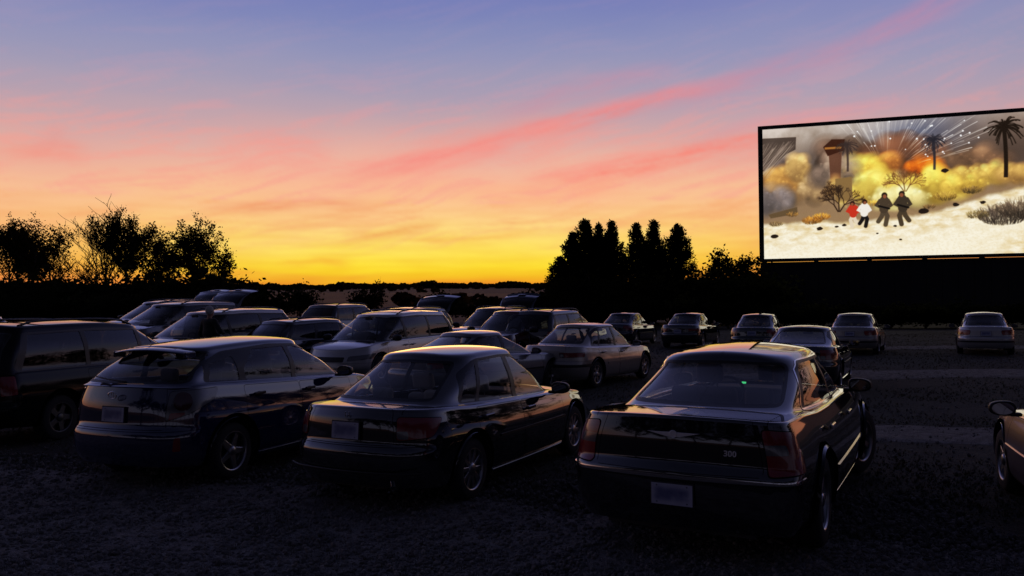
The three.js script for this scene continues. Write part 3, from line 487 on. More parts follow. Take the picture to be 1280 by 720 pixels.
specs.compact = {                                     // rounded small saloon
  paint: paint(0.012, 0.0125, 0.014), W: 1.715, H: 1.44, wb: 2.62, xr: -2.29, xf: 2.15, wheelR: 0.3, tyreW: 0.185,
  bottom: [[-2.29, 0.27], [-1.9, 0.23], [-1.2, 0.2], [1.2, 0.18], [2.15, 0.2]], top: [[-2.29, 0.935], [-1.8, 0.935], [-1.2, 0.905], [0.3, 0.85], [1.0, 0.825], [1.6, 0.755], [2.15, 0.62]],
  crown: [[-2.29, 0.03], [-1.7, 0.04], [-1, 0.02], [0.9, 0.03], [1.2, 0.055], [2.15, 0.06]],
  side: [[0, 0.08], [0.12, 0.03], [0.35, 0.006], [0.6, 0], [0.82, 0.02], [1, 0.06]], rear: [[0, 0.1], [0.15, 0.035], [0.4, 0], [0.52, 0.006], [0.57, 0.05], [0.8, 0.06], [0.94, 0.075], [1, 0.1]], front: [[0, 0.12], [0.3, 0], [0.6, 0.02], [1, 0.12]],
  cr: [0.42, 0.36], cf: [0.34, 0.45], taper: [0.09, 0.08], bow: [0.17, 0.25], edge: 0.045,
  gh: { xr: [[0, -1.88], [0.45, -1.63], [1, -1.16]], xf: [[0, 1.02], [0.5, 0.74], [1, 0.28]], w: [[0, 0.735], [0.45, 0.69], [1, 0.565]], w1: 0.565, crown: 0.055, arch: [0.075, 0.07], peak: -0.4, cr: [0.34, 0.26], cf: [0.2, 0.26], bow: [0.12, 0.22], taper: [0.12, 0.05], edge: 0.06, flare: 1.2 },
  dlo: [[0.86, 0.85], [0.66, 1.02], [0.3, 1.265], [0.05, 1.335], [-0.3, 1.35], [-0.82, 1.335], [-1.18, 1.2], [-1.36, 0.93]], dloR: 0.06, glass: [[[0.72, 0.87], [0.58, 1.0], [0.26, 1.235], [0.03, 1.305], [-0.13, 1.322], [-0.2, 0.885]], [[-0.29, 0.89], [-0.22, 1.325], [-0.76, 1.312], [-1.0, 0.92]], [[-1.05, 0.925], [-0.83, 1.29], [-1.12, 1.17], [-1.3, 0.94]]],
  rearGlass: [[-0.06, 0.99], [0.56, 0.985], [0.455, 1.32], [-0.06, 1.34]], frontGlass: [[-0.06, 0.9], [0.66, 0.875], [0.47, 1.31], [-0.06, 1.345]],
  doors: [{ poly: [[0.9, 0.24], [0.9, 0.81], [-0.22, 0.855], [-0.22, 0.24]], handle: [-0.06, 0.76] }, { poly: [[-0.23, 0.24], [-0.23, 0.855], [-1.2, 0.89], [-1.2, 0.24]], handle: [-1.04, 0.79] }],
  bits: [
    { name: 'tail_light', poly: [[0.5, 0.68], [0.86, 0.7], [1.02, 0.87], [0.54, 0.9]], mat: 'red', d: 0.007, r: 0.05, rim: 0.007, sub: [{ name: 'reversing_lens', poly: [[0.52, 0.7], [0.62, 0.7], [0.62, 0.77], [0.52, 0.77]], mat: 'lens' }] },
    { name: 'boot_strip', poly: [[-1, 0.845], [0.44, 0.845], [0.44, 0.87], [-1, 0.87]], mat: 'paint', d: 0.016, r: 0, joined: true },
    { name: 'door_moulding', at: 'side', poly: [[0.9, 0.53], [0.9, 0.555], [-0.8, 0.57], [-0.8, 0.545]], mat: 'trim', d: 0.012, r: 0.008 },
    { name: 'sill_skirt', at: 'side', poly: [[0.92, 0.18], [0.92, 0.225], [-0.92, 0.235], [-0.92, 0.19]], mat: 'paint', d: 0.022, r: 0.01 },
    { name: 'headlight', front: true, poly: [[0.45, 0.54], [1.05, 0.58], [1.15, 0.68], [0.5, 0.64]], mat: 'lens', d: 0.004, r: 0.04 },
    { name: 'grille', front: true, joined: true, poly: [[-1, 0.52], [0.4, 0.54], [0.42, 0.61], [-1, 0.61]], mat: 'trim', d: -0.008 }],
  lid: { face: [[-1, 0.64], [0.485, 0.64], [0.53, 1.2], [-1, 1.2]], deck: [[-2.6, -1], [-1.83, -1], [-1.87, 0.54], [-2.6, 0.5]] }, rbump: [1.15, 0.63], fbump: [1.1, 0.5],
  style: { n: 10, w0: 0.085, w1: 0.1, hub: 0.3, rim: 0.7 }, rimMat: 'alloy', mirror: [0.52, 0.865], number: [-2.255, 0.765, -0.08], seatX: -0.15, benchX: -1.02, seatMat: 'paleSeat', rearClear: true,
};
specs.compact.extras = [
  { name: 'badge', geo: merge([rbox(0.006, 0.05, 0.009, 0.002, -2.225, 0.905, 0.02), rbox(0.006, 0.05, 0.009, 0.002, -2.225, 0.905, -0.02), rbox(0.006, 0.008, 0.04, 0.002, -2.225, 0.903, 0)]), mat: 'chrome' },
  { name: 'exhaust_tip', geo: new THREE.CylinderGeometry(0.028, 0.028, 0.1, 16, 1, true).rotateZ(Math.PI / 2).translate(-2.16, 0.25, 0.45), mat: 'chrome' },
  { name: 'bumper_moulding', geo: tube(Array.from({ length: 13 }, (_, i) => { const z = lerp(-0.74, 0.74, i / 12); return new THREE.Vector3(-2.285 + 0.15 * (z / 0.85) ** 2 + (Math.abs(z) > 0.6 ? (Math.abs(z) - 0.6) ** 2 * 2.2 : 0), 0.4, z); }), 0.011, 0.011, 6), mat: 'trim' }];
function spoilerGeo() {                               // thin blade that follows the roof's crown, on two end plates
  const prof = [[0.0, -0.012], [0.1, 0.0], [0.2, -0.002], [0.2, 0.016], [0.1, 0.026], [0.0, 0.006]], rows = [];
  for (let k = 0; k <= 16; k++) { const z = lerp(-0.52, 0.52, k / 16), q = (z / 0.52) ** 2; rows.push(prof.map(([x, y]) => new THREE.Vector3(-1.77 + 0.1 * q + x, 1.437 + y - 0.045 * q, z))); }
  const pos = [], idx = [], n = prof.length; for (const r of rows) for (const v of r) pos.push(v.x, v.y, v.z);
  for (let k = 0; k < 16; k++) for (let i = 0; i < n; i++) { const a = k * n + i, b = k * n + (i + 1) % n; idx.push(a, a + n, b, b, a + n, b + n); }
  const g = new THREE.BufferGeometry(); g.setAttribute('position', new THREE.Float32BufferAttribute(pos, 3)); g.setIndex(idx); g.computeVertexNormals();
  return merge([g, ...[-1, 1].map((s) => rbox(0.16, 0.07, 0.03, 0.013, -1.6, 1.38, s * 0.505)), ...[-0.3, 0.3].map((z) => rbox(0.12, 0.03, 0.08, 0.012, -1.58, 1.432, z))]);
}
specs.crossover = {                                   // small tall hatchback
  paint: paint(0.008, 0.014, 0.06), W: 1.775, H: 1.53, wb: 2.6, xr: -2.2, xf: 2.12, wheelR: 0.315, tyreW: 0.2, lip: 0.014,
  bottom: [[-2.2, 0.27], [-1.8, 0.24], [-1.2, 0.21], [1.2, 0.19], [2.12, 0.2]], top: [[-2.2, 1.08], [-1.7, 1.075], [-1.0, 1.04], [0.3, 0.98], [1.15, 0.94], [1.7, 0.84], [2.12, 0.68]],
  crown: [[-2.2, 0.02], [-1, 0.02], [0.9, 0.03], [1.2, 0.06], [2.12, 0.06]],
  side: [[0, 0.08], [0.12, 0.02], [0.35, 0.0], [0.6, 0.006], [0.82, 0.03], [1, 0.075]], rear: [[0, 0.08], [0.15, 0.02], [0.36, 0], [0.44, 0.01], [0.49, 0.06], [0.75, 0.08], [1, 0.14]], front: [[0, 0.1], [0.3, 0], [0.6, 0.02], [1, 0.12]],
  cr: [0.36, 0.36], cf: [0.3, 0.45], taper: [0.085, 0.07], bow: [0.17, 0.25], edge: 0.035,
  gh: { xr: [[0, -2.06], [0.5, -1.9], [1, -1.6]], xf: [[0, 1.26], [0.5, 0.92], [1, 0.4]], w: [[0, 0.765], [0.5, 0.715], [1, 0.575]], w1: 0.57, crown: 0.05, arch: [0.045, 0.07], peak: -0.4, cr: [0.22, 0.2], cf: [0.2, 0.26], bow: [0.14, 0.22], taper: [0.07, 0.05], edge: 0.055, flare: 0.9 },
  dlo: [[1.04, 0.965], [0.78, 1.18], [0.42, 1.365], [0.1, 1.425], [-0.4, 1.445], [-1.2, 1.4], [-1.55, 1.29], [-1.62, 1.09]], dloR: 0.05,
  glass: [[[0.89, 0.985], [0.7, 1.16], [0.38, 1.33], [0.1, 1.39], [-0.04, 1.402], [-0.08, 1.01]], [[-0.16, 1.015], [-0.12, 1.405], [-0.72, 1.395], [-0.98, 1.2], [-0.98, 1.055]], [[-1.08, 1.07], [-1.08, 1.34], [-1.46, 1.27], [-1.54, 1.1]]],
  rearGlass: [[-0.06, 1.1], [0.69, 1.1], [0.57, 1.415], [-0.06, 1.43]], frontGlass: [[-0.06, 1.01], [0.68, 0.985], [0.5, 1.39], [-0.06, 1.42]],
  doors: [{ poly: [[1.02, 0.25], [1.02, 0.92], [-0.1, 0.975], [-0.1, 0.25]], handle: [0.06, 0.875] }, { poly: [[-0.11, 0.25], [-0.11, 0.975], [-1.1, 1.02], [-1.1, 0.25]], handle: [-0.9, 0.91] }], handleMat: 'trim',
  bits: [
    { name: 'tail_light', poly: [[0.6, 0.72], [0.82, 0.78], [1.18, 0.92], [1.24, 1.04], [0.66, 1.03]], mat: 'lens', d: 0.008, r: 0.05, rim: 0.006, sub: [{ name: 'brake_lens', poly: arcPoly(0.79, 0.92, 0.095, 18), mat: 'darkRed', r: 0, d: 0.008 }, { name: 'brake_lens', poly: [[0.64, 0.73], [0.8, 0.785], [0.81, 0.81], [0.66, 0.81]], mat: 'red' }] },
    { name: 'reflector', poly: [[0.72, 0.42], [0.8, 0.42], [0.8, 0.56], [0.74, 0.56]], mat: 'red', r: 0.02 },
    { name: 'sill_skirt', at: 'side', poly: [[0.9, 0.19], [0.9, 0.24], [-0.9, 0.25], [-0.9, 0.2]], mat: 'paint', d: 0.024, r: 0.01 },
    { name: 'headlight', front: true, poly: [[0.5, 0.54], [1.15, 0.6], [1.3, 0.72], [0.55, 0.66]], mat: 'lens', d: 0.004, r: 0.04 },
    { name: 'grille', front: true, joined: true, poly: [[-1, 0.42], [0.46, 0.44], [0.5, 0.6], [-1, 0.6]], mat: 'trim', d: -0.008 }],
  lid: { face: [[-1, 0.64], [0.62, 0.64], [0.66, 1.5], [-1, 1.5]] }, rbump: [1.12, 0.625], fbump: [1.15, 0.5],
  style: { n: 5, w0: 0.17, w1: 0.1, hub: 0.24, rim: 0.7 }, mirror: [0.66, 0.985], number: [-2.145, 0.79, -0.08], seatX: 0.0, benchX: -0.85, shelf: false, rearClear: true,
  extras: [
    { name: 'roof_spoiler', geo: spoilerGeo(), mat: 'paint' },
    { name: 'badge', geo: merge([new THREE.TorusGeometry(0.04, 0.006, 8, 28).scale(1.35, 0.9, 1).rotateY(-Math.PI / 2).translate(-2.155, 0.99, 0), new THREE.TorusGeometry(0.022, 0.005, 8, 20).scale(0.7, 1.5, 1).rotateY(-Math.PI / 2).translate(-2.155, 0.99, 0)]), mat: 'chrome' },
    { name: 'wiper', geo: tube([new THREE.Vector3(-2.03, 1.12, 0.05), new THREE.Vector3(-2.03, 1.14, -0.2), new THREE.Vector3(-1.98, 1.16, -0.42)], 0.011, 0.007, 6), mat: 'trim' },
    { name: 'aerial', geo: tube([new THREE.Vector3(-1.35, 1.5, -0.3), new THREE.Vector3(-1.5, 1.66, -0.3)], 0.006, 0.003, 5), mat: 'trim' }],
};
const derive = (a, o) => ({ ...a, ...o, gh: { ...a.gh, ...(o.gh ?? {}) } });
specs.saloon = derive(specs.compact, {                // older mid-size saloon with wide lamps
  paint: paint(0.42, 0.385, 0.345, { metal: 0.5 }), extras: [], W: 1.7, H: 1.43, seatMat: 'seat', gh: { xr: [[0, -1.82], [0.45, -1.56], [1, -1.08]] },
  bits: [
    { name: 'tail_light', poly: [[0.34, 0.71], [0.95, 0.715], [1.0, 0.82], [0.34, 0.815]], mat: 'red', d: 0.006, r: 0.04, rim: 0.007, sub: [{ name: 'reversing_lens', poly: [[0.35, 0.72], [0.45, 0.72], [0.45, 0.8], [0.35, 0.8]], mat: 'lens' }] },
    { name: 'bumper_moulding', poly: [[-1, 0.5], [1.3, 0.5], [1.3, 0.56], [-1, 0.56]], mat: 'trim', d: 0.008, r: 0, joined: true },
    { name: 'door_moulding', at: 'side', poly: [[1.0, 0.5], [1.0, 0.55], [-0.84, 0.56], [-0.84, 0.51]], mat: 'paint', d: 0.012, r: 0.01 },
    ...specs.compact.bits.slice(4)],
  lid: { face: [[-1, 0.64], [0.5, 0.64], [0.53, 1.2], [-1, 1.2]], deck: [[-2.6, -1], [-1.78, -1], [-1.82, 0.54], [-2.6, 0.5]] }, number: [-2.25, 0.7, -0.08], style: { n: 6, w0: 0.16, w1: 0.16, hub: 0.3, rim: 0.68 }, rimMat: 'alloy',
});
specs.executive = derive(specs.saloon, {              // roomier saloon, lamps joined high
  paint: paint(0.3, 0.29, 0.29, { metal: 0.5 }), W: 1.78, H: 1.44, wheelR: 0.31,
  bits: [
    { name: 'tail_light', poly: [[0.46, 0.68], [1.04, 0.7], [1.1, 0.87], [0.46, 0.85]], mat: 'red', d: 0.006, r: 0.07, rim: 0.007 },
    { name: 'bumper_moulding', poly: [[-1, 0.44], [1.3, 0.44], [1.3, 0.49], [-1, 0.49]], mat: 'trim', d: 0.008, r: 0, joined: true },
    { name: 'door_moulding', at: 'side', poly: [[1.0, 0.48], [1.0, 0.53], [-0.84, 0.54], [-0.84, 0.49]], mat: 'paint', d: 0.012, r: 0.01 },
    ...specs.compact.bits.slice(4)],
  gh: { w: [[0, 0.765], [0.45, 0.71], [1, 0.58]], w1: 0.58 }, rearGlass: [[-0.06, 0.99], [0.6, 0.985], [0.49, 1.32], [-0.06, 1.34]], number: [-2.25, 0.74, -0.08], style: { n: 5, w0: 0.2, w1: 0.16, hub: 0.28, rim: 0.68 },
});
specs.sporty = derive(specs.compact, {                // low saloon with a fastback line
  paint: paint(0.02, 0.021, 0.026), extras: [], W: 1.74, H: 1.35, wheelR: 0.31,
  gh: { xr: [[0, -1.9], [0.45, -1.58], [1, -0.98]], xf: [[0, 1.08], [0.5, 0.7], [1, 0.12]], arch: [0.1, 0.08] },
  dlo: [[0.9, 0.85], [0.68, 0.97], [0.1, 1.23], [-0.2, 1.26], [-0.75, 1.245], [-1.1, 1.12], [-1.3, 0.93]], glass: [[[0.74, 0.87], [0.61, 0.955], [0.1, 1.205], [-0.13, 1.235], [-0.2, 0.885]], [[-0.29, 0.89], [-0.22, 1.235], [-0.7, 1.22], [-0.96, 1.12], [-1.2, 0.94]]],
  rearGlass: [[-0.06, 0.99], [0.56, 0.985], [0.45, 1.24], [-0.06, 1.26]], frontGlass: [[-0.06, 0.9], [0.66, 0.875], [0.47, 1.225], [-0.06, 1.255]], style: { n: 5, w0: 0.16, w1: 0.12, hub: 0.26, rim: 0.7 },
});
specs.van = {                                         // people carrier
  paint: paint(0.5, 0.49, 0.48, { metal: 0.5 }), W: 1.92, H: 1.73, wb: 2.95, xr: -2.5, xf: 2.4, wheelR: 0.33, tyreW: 0.21,
  bottom: [[-2.5, 0.32], [-2, 0.27], [-1.2, 0.22], [1.2, 0.2], [2.4, 0.24]], top: [[-2.5, 1.04], [-1, 1.03], [0.8, 1.0], [1.4, 0.96], [2.0, 0.86], [2.4, 0.7]], crown: [[-2.5, 0.01], [0.9, 0.02], [1.4, 0.06], [2.4, 0.07]],
  side: [[0, 0.08], [0.12, 0.02], [0.35, 0.0], [0.6, 0.006], [0.82, 0.03], [1, 0.07]], rear: [[0, 0.08], [0.15, 0.02], [0.3, 0], [0.4, 0.01], [0.45, 0.06], [0.75, 0.07], [1, 0.1]], front: [[0, 0.1], [0.3, 0], [0.6, 0.02], [1, 0.12]],
  cr: [0.2, 0.22], cf: [0.35, 0.5], taper: [0.02, 0.07], bow: [0.1, 0.28], edge: 0.03,
  gh: { xr: [[0, -2.42], [0.5, -2.32], [1, -2.08]], xf: [[0, 1.72], [0.5, 1.26], [1, 0.62]], w: [[0, 0.86], [0.5, 0.815], [1, 0.695]], w1: 0.69, crown: 0.05, arch: [0.014, 0.06], peak: -0.7, cr: [0.16, 0.16], cf: [0.3, 0.35], bow: [0.08, 0.26], taper: [0.02, 0.05], edge: 0.06, flare: 0.6 },
  dlo: [[1.42, 0.985], [0.62, 1.56], [-0.5, 1.61], [-1.95, 1.58], [-2.2, 1.09], [-2.15, 1.045]], dloR: 0.04,
  glass: [{ poly: [[1.22, 1.01], [0.62, 1.52], [0.33, 1.545], [0.28, 1.025]], clear: true }, [[0.2, 1.03], [0.24, 1.55], [-0.86, 1.57], [-0.86, 1.05]], [[-0.94, 1.055], [-0.94, 1.57], [-1.86, 1.55], [-2.08, 1.06]]], privacy: true,
  rearGlass: [[-0.06, 1.08], [0.74, 1.08], [0.64, 1.58], [-0.06, 1.6]], frontGlass: [[-0.06, 1.03], [0.76, 1.0], [0.58, 1.54], [-0.06, 1.6]],
  doors: [{ poly: [[1.2, 0.28], [1.2, 0.965], [0.25, 0.985], [0.25, 0.28]], handle: [0.4, 0.88] }, { poly: [[0.24, 0.28], [0.24, 0.985], [-0.96, 1.0], [-0.96, 0.28]], handle: [0.08, 0.88] }],
  bits: [
    { name: 'tail_light', poly: [[0.8, 0.72], [1.02, 0.74], [1.0, 1.0], [0.8, 1.0]], mat: 'red', d: 0.006, r: 0.03, rim: 0.006 },
    { name: 'headlight', front: true, poly: [[0.5, 0.56], [1.2, 0.62], [1.32, 0.74], [0.56, 0.68]], mat: 'lens', d: 0.004, r: 0.05 },
    { name: 'grille', front: true, joined: true, poly: [[-1, 0.52], [0.42, 0.54], [0.46, 0.66], [-1, 0.66]], mat: 'trim', d: -0.008 },
    { name: 'door_moulding', at: 'side', poly: [[1.1, 0.5], [1.1, 0.56], [-1.0, 0.57], [-1.0, 0.51]], mat: 'plastic', d: 0.012, r: 0.01 }],
  lid: { face: [[-1, 0.62], [0.78, 0.62], [0.79, 1.5], [-1, 1.5]] }, rbump: [1.15, 0.605], fbump: [1.2, 0.52], hatch: { z: 0.77, y: 0.9, y1: 1.62 }, wiper: [-2.43, 1.12],
  style: { n: 5, w0: 0.2, w1: 0.16, hub: 0.28, rim: 0.66 }, mirror: [1.0, 1.02], number: [-2.45, 0.82, -0.04, true], seatX: 0.55, benchX: -0.5, shelf: false, mirrorScale: 1.15,
};
specs.van.extras = [...rack(specs.van, -1.9, 0.3, 0.58, [-1.4, -0.1])];
specs.estate = derive(specs.van, {                    // lower estate car with rails
  paint: paint(0.012, 0.012, 0.014), W: 1.76, H: 1.5, wb: 2.65, xr: -2.35, xf: 2.2, wheelR: 0.32,
  bottom: [[-2.35, 0.3], [-2, 0.27], [-1.2, 0.22], [1.2, 0.2], [2.2, 0.24]], top: [[-2.35, 0.98], [-1, 0.97], [0.8, 0.93], [1.3, 0.9], [1.8, 0.82], [2.2, 0.68]], crown: [[-2.35, 0.01], [0.9, 0.02], [1.3, 0.05], [2.2, 0.06]],
  gh: { xr: [[0, -2.24], [0.5, -2.08], [1, -1.78]], xf: [[0, 1.4], [0.5, 0.95], [1, 0.3]], w: [[0, 0.77], [0.5, 0.72], [1, 0.6]], w1: 0.595, arch: [0.03, 0.07], peak: -0.5 },
  dlo: [[1.15, 0.93], [0.3, 1.36], [-0.5, 1.4], [-1.7, 1.35], [-1.98, 1.02], [-1.95, 0.985]], glass: [{ poly: [[1.0, 0.955], [0.32, 1.335], [0.05, 1.355], [0.0, 0.97]], clear: true }, [[-0.08, 0.975], [-0.04, 1.36], [-0.85, 1.36], [-0.98, 0.99]], [[-1.06, 0.99], [-0.94, 1.355], [-1.6, 1.33], [-1.86, 1.0]]],
  rearGlass: [[-0.06, 1.01], [0.66, 1.01], [0.55, 1.36], [-0.06, 1.385]], frontGlass: [[-0.06, 0.96], [0.68, 0.94], [0.5, 1.34], [-0.06, 1.38]],
  doors: [{ poly: [[1.05, 0.26], [1.05, 0.9], [0.0, 0.93], [0.0, 0.26]], handle: [0.14, 0.83] }, { poly: [[-0.01, 0.26], [-0.01, 0.93], [-1.1, 0.95], [-1.1, 0.26]], handle: [-0.9, 0.85] }],
  bits: [
    { name: 'tail_light', poly: [[0.6, 0.72], [0.98, 0.74], [0.98, 0.92], [0.62, 0.92]], mat: 'red', d: 0.006, r: 0.03, rim: 0.006 }, ...[1, 2, 3].map((k) => specs.van.bits[k]).map((b) => b.at ? { ...b, poly: [[1.0, 0.48], [1.0, 0.53], [-0.86, 0.54], [-0.86, 0.49]] } : b)],
  lid: { face: [[-1, 0.62], [0.59, 0.62], [0.61, 1.4], [-1, 1.4]] }, hatch: { z: 0.67, y: 0.9, y1: 1.39 }, wiper: [-2.24, 1.04], mirror: [0.82, 0.955], number: [-2.3, 0.8, -0.04, true], seatX: 0.05, benchX: -0.85, mirrorScale: 1,
});
specs.estate.extras = rack(specs.estate, -1.55, 0.1, 0.5, [-1.15, -0.2]);
specs.offroad = derive(specs.van, {                   // sport utility vehicle with rails
  paint: paint(0.008, 0.008, 0.01), W: 1.86, H: 1.7, wb: 2.75, xr: -2.36, xf: 2.28, wheelR: 0.36, tyreW: 0.225, lip: 0.02,
  bottom: [[-2.36, 0.4], [-2, 0.36], [-1.2, 0.3], [1.2, 0.28], [2.28, 0.34]], top: [[-2.36, 1.1], [-1, 1.09], [0.8, 1.06], [1.3, 1.04], [1.9, 0.98], [2.28, 0.86]], crown: [[-2.36, 0.01], [0.9, 0.02], [1.3, 0.04], [2.28, 0.04]],
  gh: { xr: [[0, -2.26], [0.5, -2.16], [1, -1.92]], xf: [[0, 1.32], [0.5, 0.92], [1, 0.36]], w: [[0, 0.82], [0.5, 0.775], [1, 0.66]], w1: 0.655, arch: [0.02, 0.06], peak: -0.6 },
  dlo: [[1.1, 1.055], [0.36, 1.54], [-0.5, 1.585], [-1.8, 1.55], [-2.04, 1.15], [-2.0, 1.105]], glass: [{ poly: [[0.94, 1.08], [0.37, 1.505], [0.08, 1.53], [0.04, 1.09]], clear: true }, [[-0.04, 1.1], [0, 1.54], [-0.85, 1.545], [-0.95, 1.11]], [[-1.03, 1.115], [-0.94, 1.545], [-1.7, 1.52], [-1.92, 1.12]]],
  rearGlass: [[-0.06, 1.13], [0.7, 1.13], [0.6, 1.54], [-0.06, 1.57]], frontGlass: [[-0.06, 1.09], [0.72, 1.07], [0.55, 1.52], [-0.06, 1.57]],
  doors: [{ poly: [[1.0, 0.38], [1.0, 1.03], [0.04, 1.05], [0.04, 0.38]], handle: [0.18, 0.95] }, { poly: [[0.03, 0.38], [0.03, 1.05], [-1.05, 1.06], [-1.05, 0.38]], handle: [-0.9, 0.96] }],
  bits: [{ name: 'tail_light', poly: [[0.72, 0.74], [1.0, 0.76], [1.0, 1.06], [0.74, 1.06]], mat: 'red', d: 0.006, r: 0.03, rim: 0.006 },
    { name: 'headlight', front: true, poly: [[0.5, 0.7], [1.1, 0.72], [1.16, 0.86], [0.54, 0.84]], mat: 'lens', d: 0.004, r: 0.05 }, { name: 'grille', front: true, joined: true, poly: [[-1, 0.62], [0.42, 0.64], [0.46, 0.8], [-1, 0.8]], mat: 'trim', d: -0.008 },
    { name: 'door_moulding', at: 'side', poly: [[1.0, 0.56], [1.0, 0.64], [-0.84, 0.65], [-0.84, 0.57]], mat: 'plastic', d: 0.012, r: 0.01 }],
  lid: { face: [[-1, 0.66], [0.7, 0.66], [0.72, 1.6], [-1, 1.6]] }, rbump: [1.15, 0.645], fbump: [1.2, 0.6], hatch: { z: 0.73, y: 0.95, y1: 1.58 }, wiper: [-2.28, 1.18], mirror: [0.74, 1.08], number: [-2.32, 0.86, -0.04, true], seatX: 0.05, benchX: -0.9,
});
specs.offroad.extras = rack(specs.offroad, -1.7, 0.2, 0.55, [-1.2, -0.15]);
// ------------------------------------------------------------------ ground, lanes, hills
function noiseTexture(size, seed, f, srgb) {           // f(x, y, noise) -> [r, g, b] 0..255, tiling
  const d = new Uint8Array(size * size * 4), T = 2 * Math.PI, n4 = (x, y, k) => { const a = x / size * T, b = y / size * T; return n3(Math.cos(a) * k + seed * 3.1, Math.sin(a) * k + Math.cos(b) * k, Math.sin(b) * k + seed); };
  for (let y = 0; y < size; y++) for (let x = 0; x < size; x++) { const c = f(x, y, n4), i = (y * size + x) * 4; d[i] = c[0]; d[i + 1] = c[1]; d[i + 2] = c[2]; d[i + 3] = 255; }
  const t = new THREE.DataTexture(d, size, size); t.wrapS = t.wrapT = THREE.RepeatWrapping; t.magFilter = THREE.LinearFilter; if (srgb) t.colorSpace = THREE.SRGBColorSpace; t.needsUpdate = true; return t;
}
const speck = rng(77), speckle = Array.from({ length: 512 * 512 }, () => speck());
const soilTex = noiseTexture(512, 1, (x, y, n) => { const v = 150 + 46 * n(x, y, 1.3) + 40 * n(x, y, 5) + 40 * n(x, y, 16) + 70 * (speckle[y * 512 + x] - 0.5), q = clamp(v, 20, 255); return [q, q, q]; });
const gravelTex = noiseTexture(512, 4, (x, y, n) => { const s = speckle[(y >> 1) * 512 + (x >> 1)], v = 140 + 55 * n(x, y, 1.1) + 36 * n(x, y, 6) + 130 * (s - 0.5) + 40 * (speckle[y * 512 + x] - 0.5), q = clamp(v, 10, 255); return [q, q, clamp(q * (0.97 + 0.06 * s), 0, 255)]; });
const HILL = curve([[0, 0], [78, 0], [112, 0.35], [200, 2.2], [400, 7.2], [800, 15.5], [1200, 24.5], [1500, 26], [3200, 10]]);
const terrain = (x, z) => { const d = Math.hypot(x, z); if (d < 78) return lotY(x, z) * (1 - sstep(55, 78, d)); const k = sstep(78, 300, d); return HILL(d) * (1 + k * 0.1 * fbm(x * 0.0021 + 5, z * 0.0021, 3)) + k * 0.9 * fbm(x * 0.012, z * 0.012, 3); };
const isField = (x, z) => { const d = Math.hypot(x, z), az = Math.atan2(x, -z) / DEG + 4 * fbm(d * 0.006, 3, 2); return d > 95 && ((az > -21 && az < -8.5 && d < 420 && d > 84) || (az > -9 && az < 4 && d > 200 && d < 380)); };
{
  const rings = [0]; for (let r = 3; r < 3200; r *= r < 90 ? 1.045 : 1.06) rings.push(r);
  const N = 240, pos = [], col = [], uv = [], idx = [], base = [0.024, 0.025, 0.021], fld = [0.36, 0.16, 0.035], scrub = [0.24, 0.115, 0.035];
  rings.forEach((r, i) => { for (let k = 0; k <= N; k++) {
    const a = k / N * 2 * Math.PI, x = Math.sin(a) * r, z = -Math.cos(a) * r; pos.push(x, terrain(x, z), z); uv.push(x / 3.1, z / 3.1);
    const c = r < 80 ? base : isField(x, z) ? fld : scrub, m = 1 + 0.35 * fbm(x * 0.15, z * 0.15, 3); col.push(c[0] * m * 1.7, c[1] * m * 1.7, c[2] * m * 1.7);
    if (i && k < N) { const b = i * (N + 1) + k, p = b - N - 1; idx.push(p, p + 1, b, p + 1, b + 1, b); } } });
  const g = new THREE.BufferGeometry(); g.setAttribute('position', new THREE.Float32BufferAttribute(pos, 3)); g.setAttribute('color', new THREE.Float32BufferAttribute(col, 3)); g.setAttribute('uv', new THREE.Float32BufferAttribute(uv, 2)); g.setIndex(idx); g.computeVertexNormals();
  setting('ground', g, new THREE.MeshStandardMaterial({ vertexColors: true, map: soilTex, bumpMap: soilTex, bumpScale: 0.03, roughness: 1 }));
}
const laneMat = new THREE.MeshStandardMaterial({ color: C(0.29, 0.276, 0.262), map: gravelTex, bumpMap: gravelTex, bumpScale: 0.02, roughness: 0.95 });
function lane(ax, az, bx, bz, w0, w1, seed) {          // a worn gravel lane with ragged edges
  const n = Math.ceil(Math.hypot(bx - ax, bz - az) / 0.22), pos = [], uv = [], idx = [], L = Math.hypot(bx - ax, bz - az), px = -(bz - az) / L, pz = (bx - ax) / L, m = 10;
  for (let i = 0; i <= n; i++) {
    const t = i / n, e = Math.min(1, Math.min(t, 1 - t) * 9), cx = lerp(ax, bx, t) + px * 0.6 * fbm(t * 2.2 + seed, 1, 2), cz = lerp(az, bz, t) + pz * 0.6 * fbm(t * 2.2 + seed, 1, 2), wd = lerp(w0, w1, t) * (0.15 + 0.85 * Math.sqrt(e));
    const lo = -wd * (1 + 0.3 * fbm(t * n * 0.09, seed, 3) + 0.2 * fbm(t * n * 0.45, seed + 9, 2)), hi = wd * (1 + 0.3 * fbm(t * n * 0.09, seed + 20, 3) + 0.2 * fbm(t * n * 0.45, seed + 30, 2));
    for (let k = 0; k <= m; k++) { const o = lerp(lo, hi, k / m), x = cx + px * o, z = cz + pz * o; pos.push(x, terrain(x, z) + (k % m ? 0.02 + 0.008 * n2(x * 2, z * 2) : -0.012), z); uv.push(x / 1.4, z / 1.4); if (i && k < m) { const b = i * (m + 1) + k, p = b - m - 1; idx.push(p, b, p + 1, p + 1, b, b + 1); } }
  }
  const g = new THREE.BufferGeometry(); g.setAttribute('position', new THREE.Float32BufferAttribute(pos, 3)); g.setAttribute('uv', new THREE.Float32BufferAttribute(uv, 2)); g.setIndex(idx); g.computeVertexNormals(); if (g.attributes.normal.getY(5) < 0) { const a = g.index.array; for (let i = 0; i < a.length; i += 3) { const t = a[i]; a[i] = a[i + 1]; a[i + 1] = t; } g.computeVertexNormals(); }
  setting('gravel_lane', g, laneMat);
}
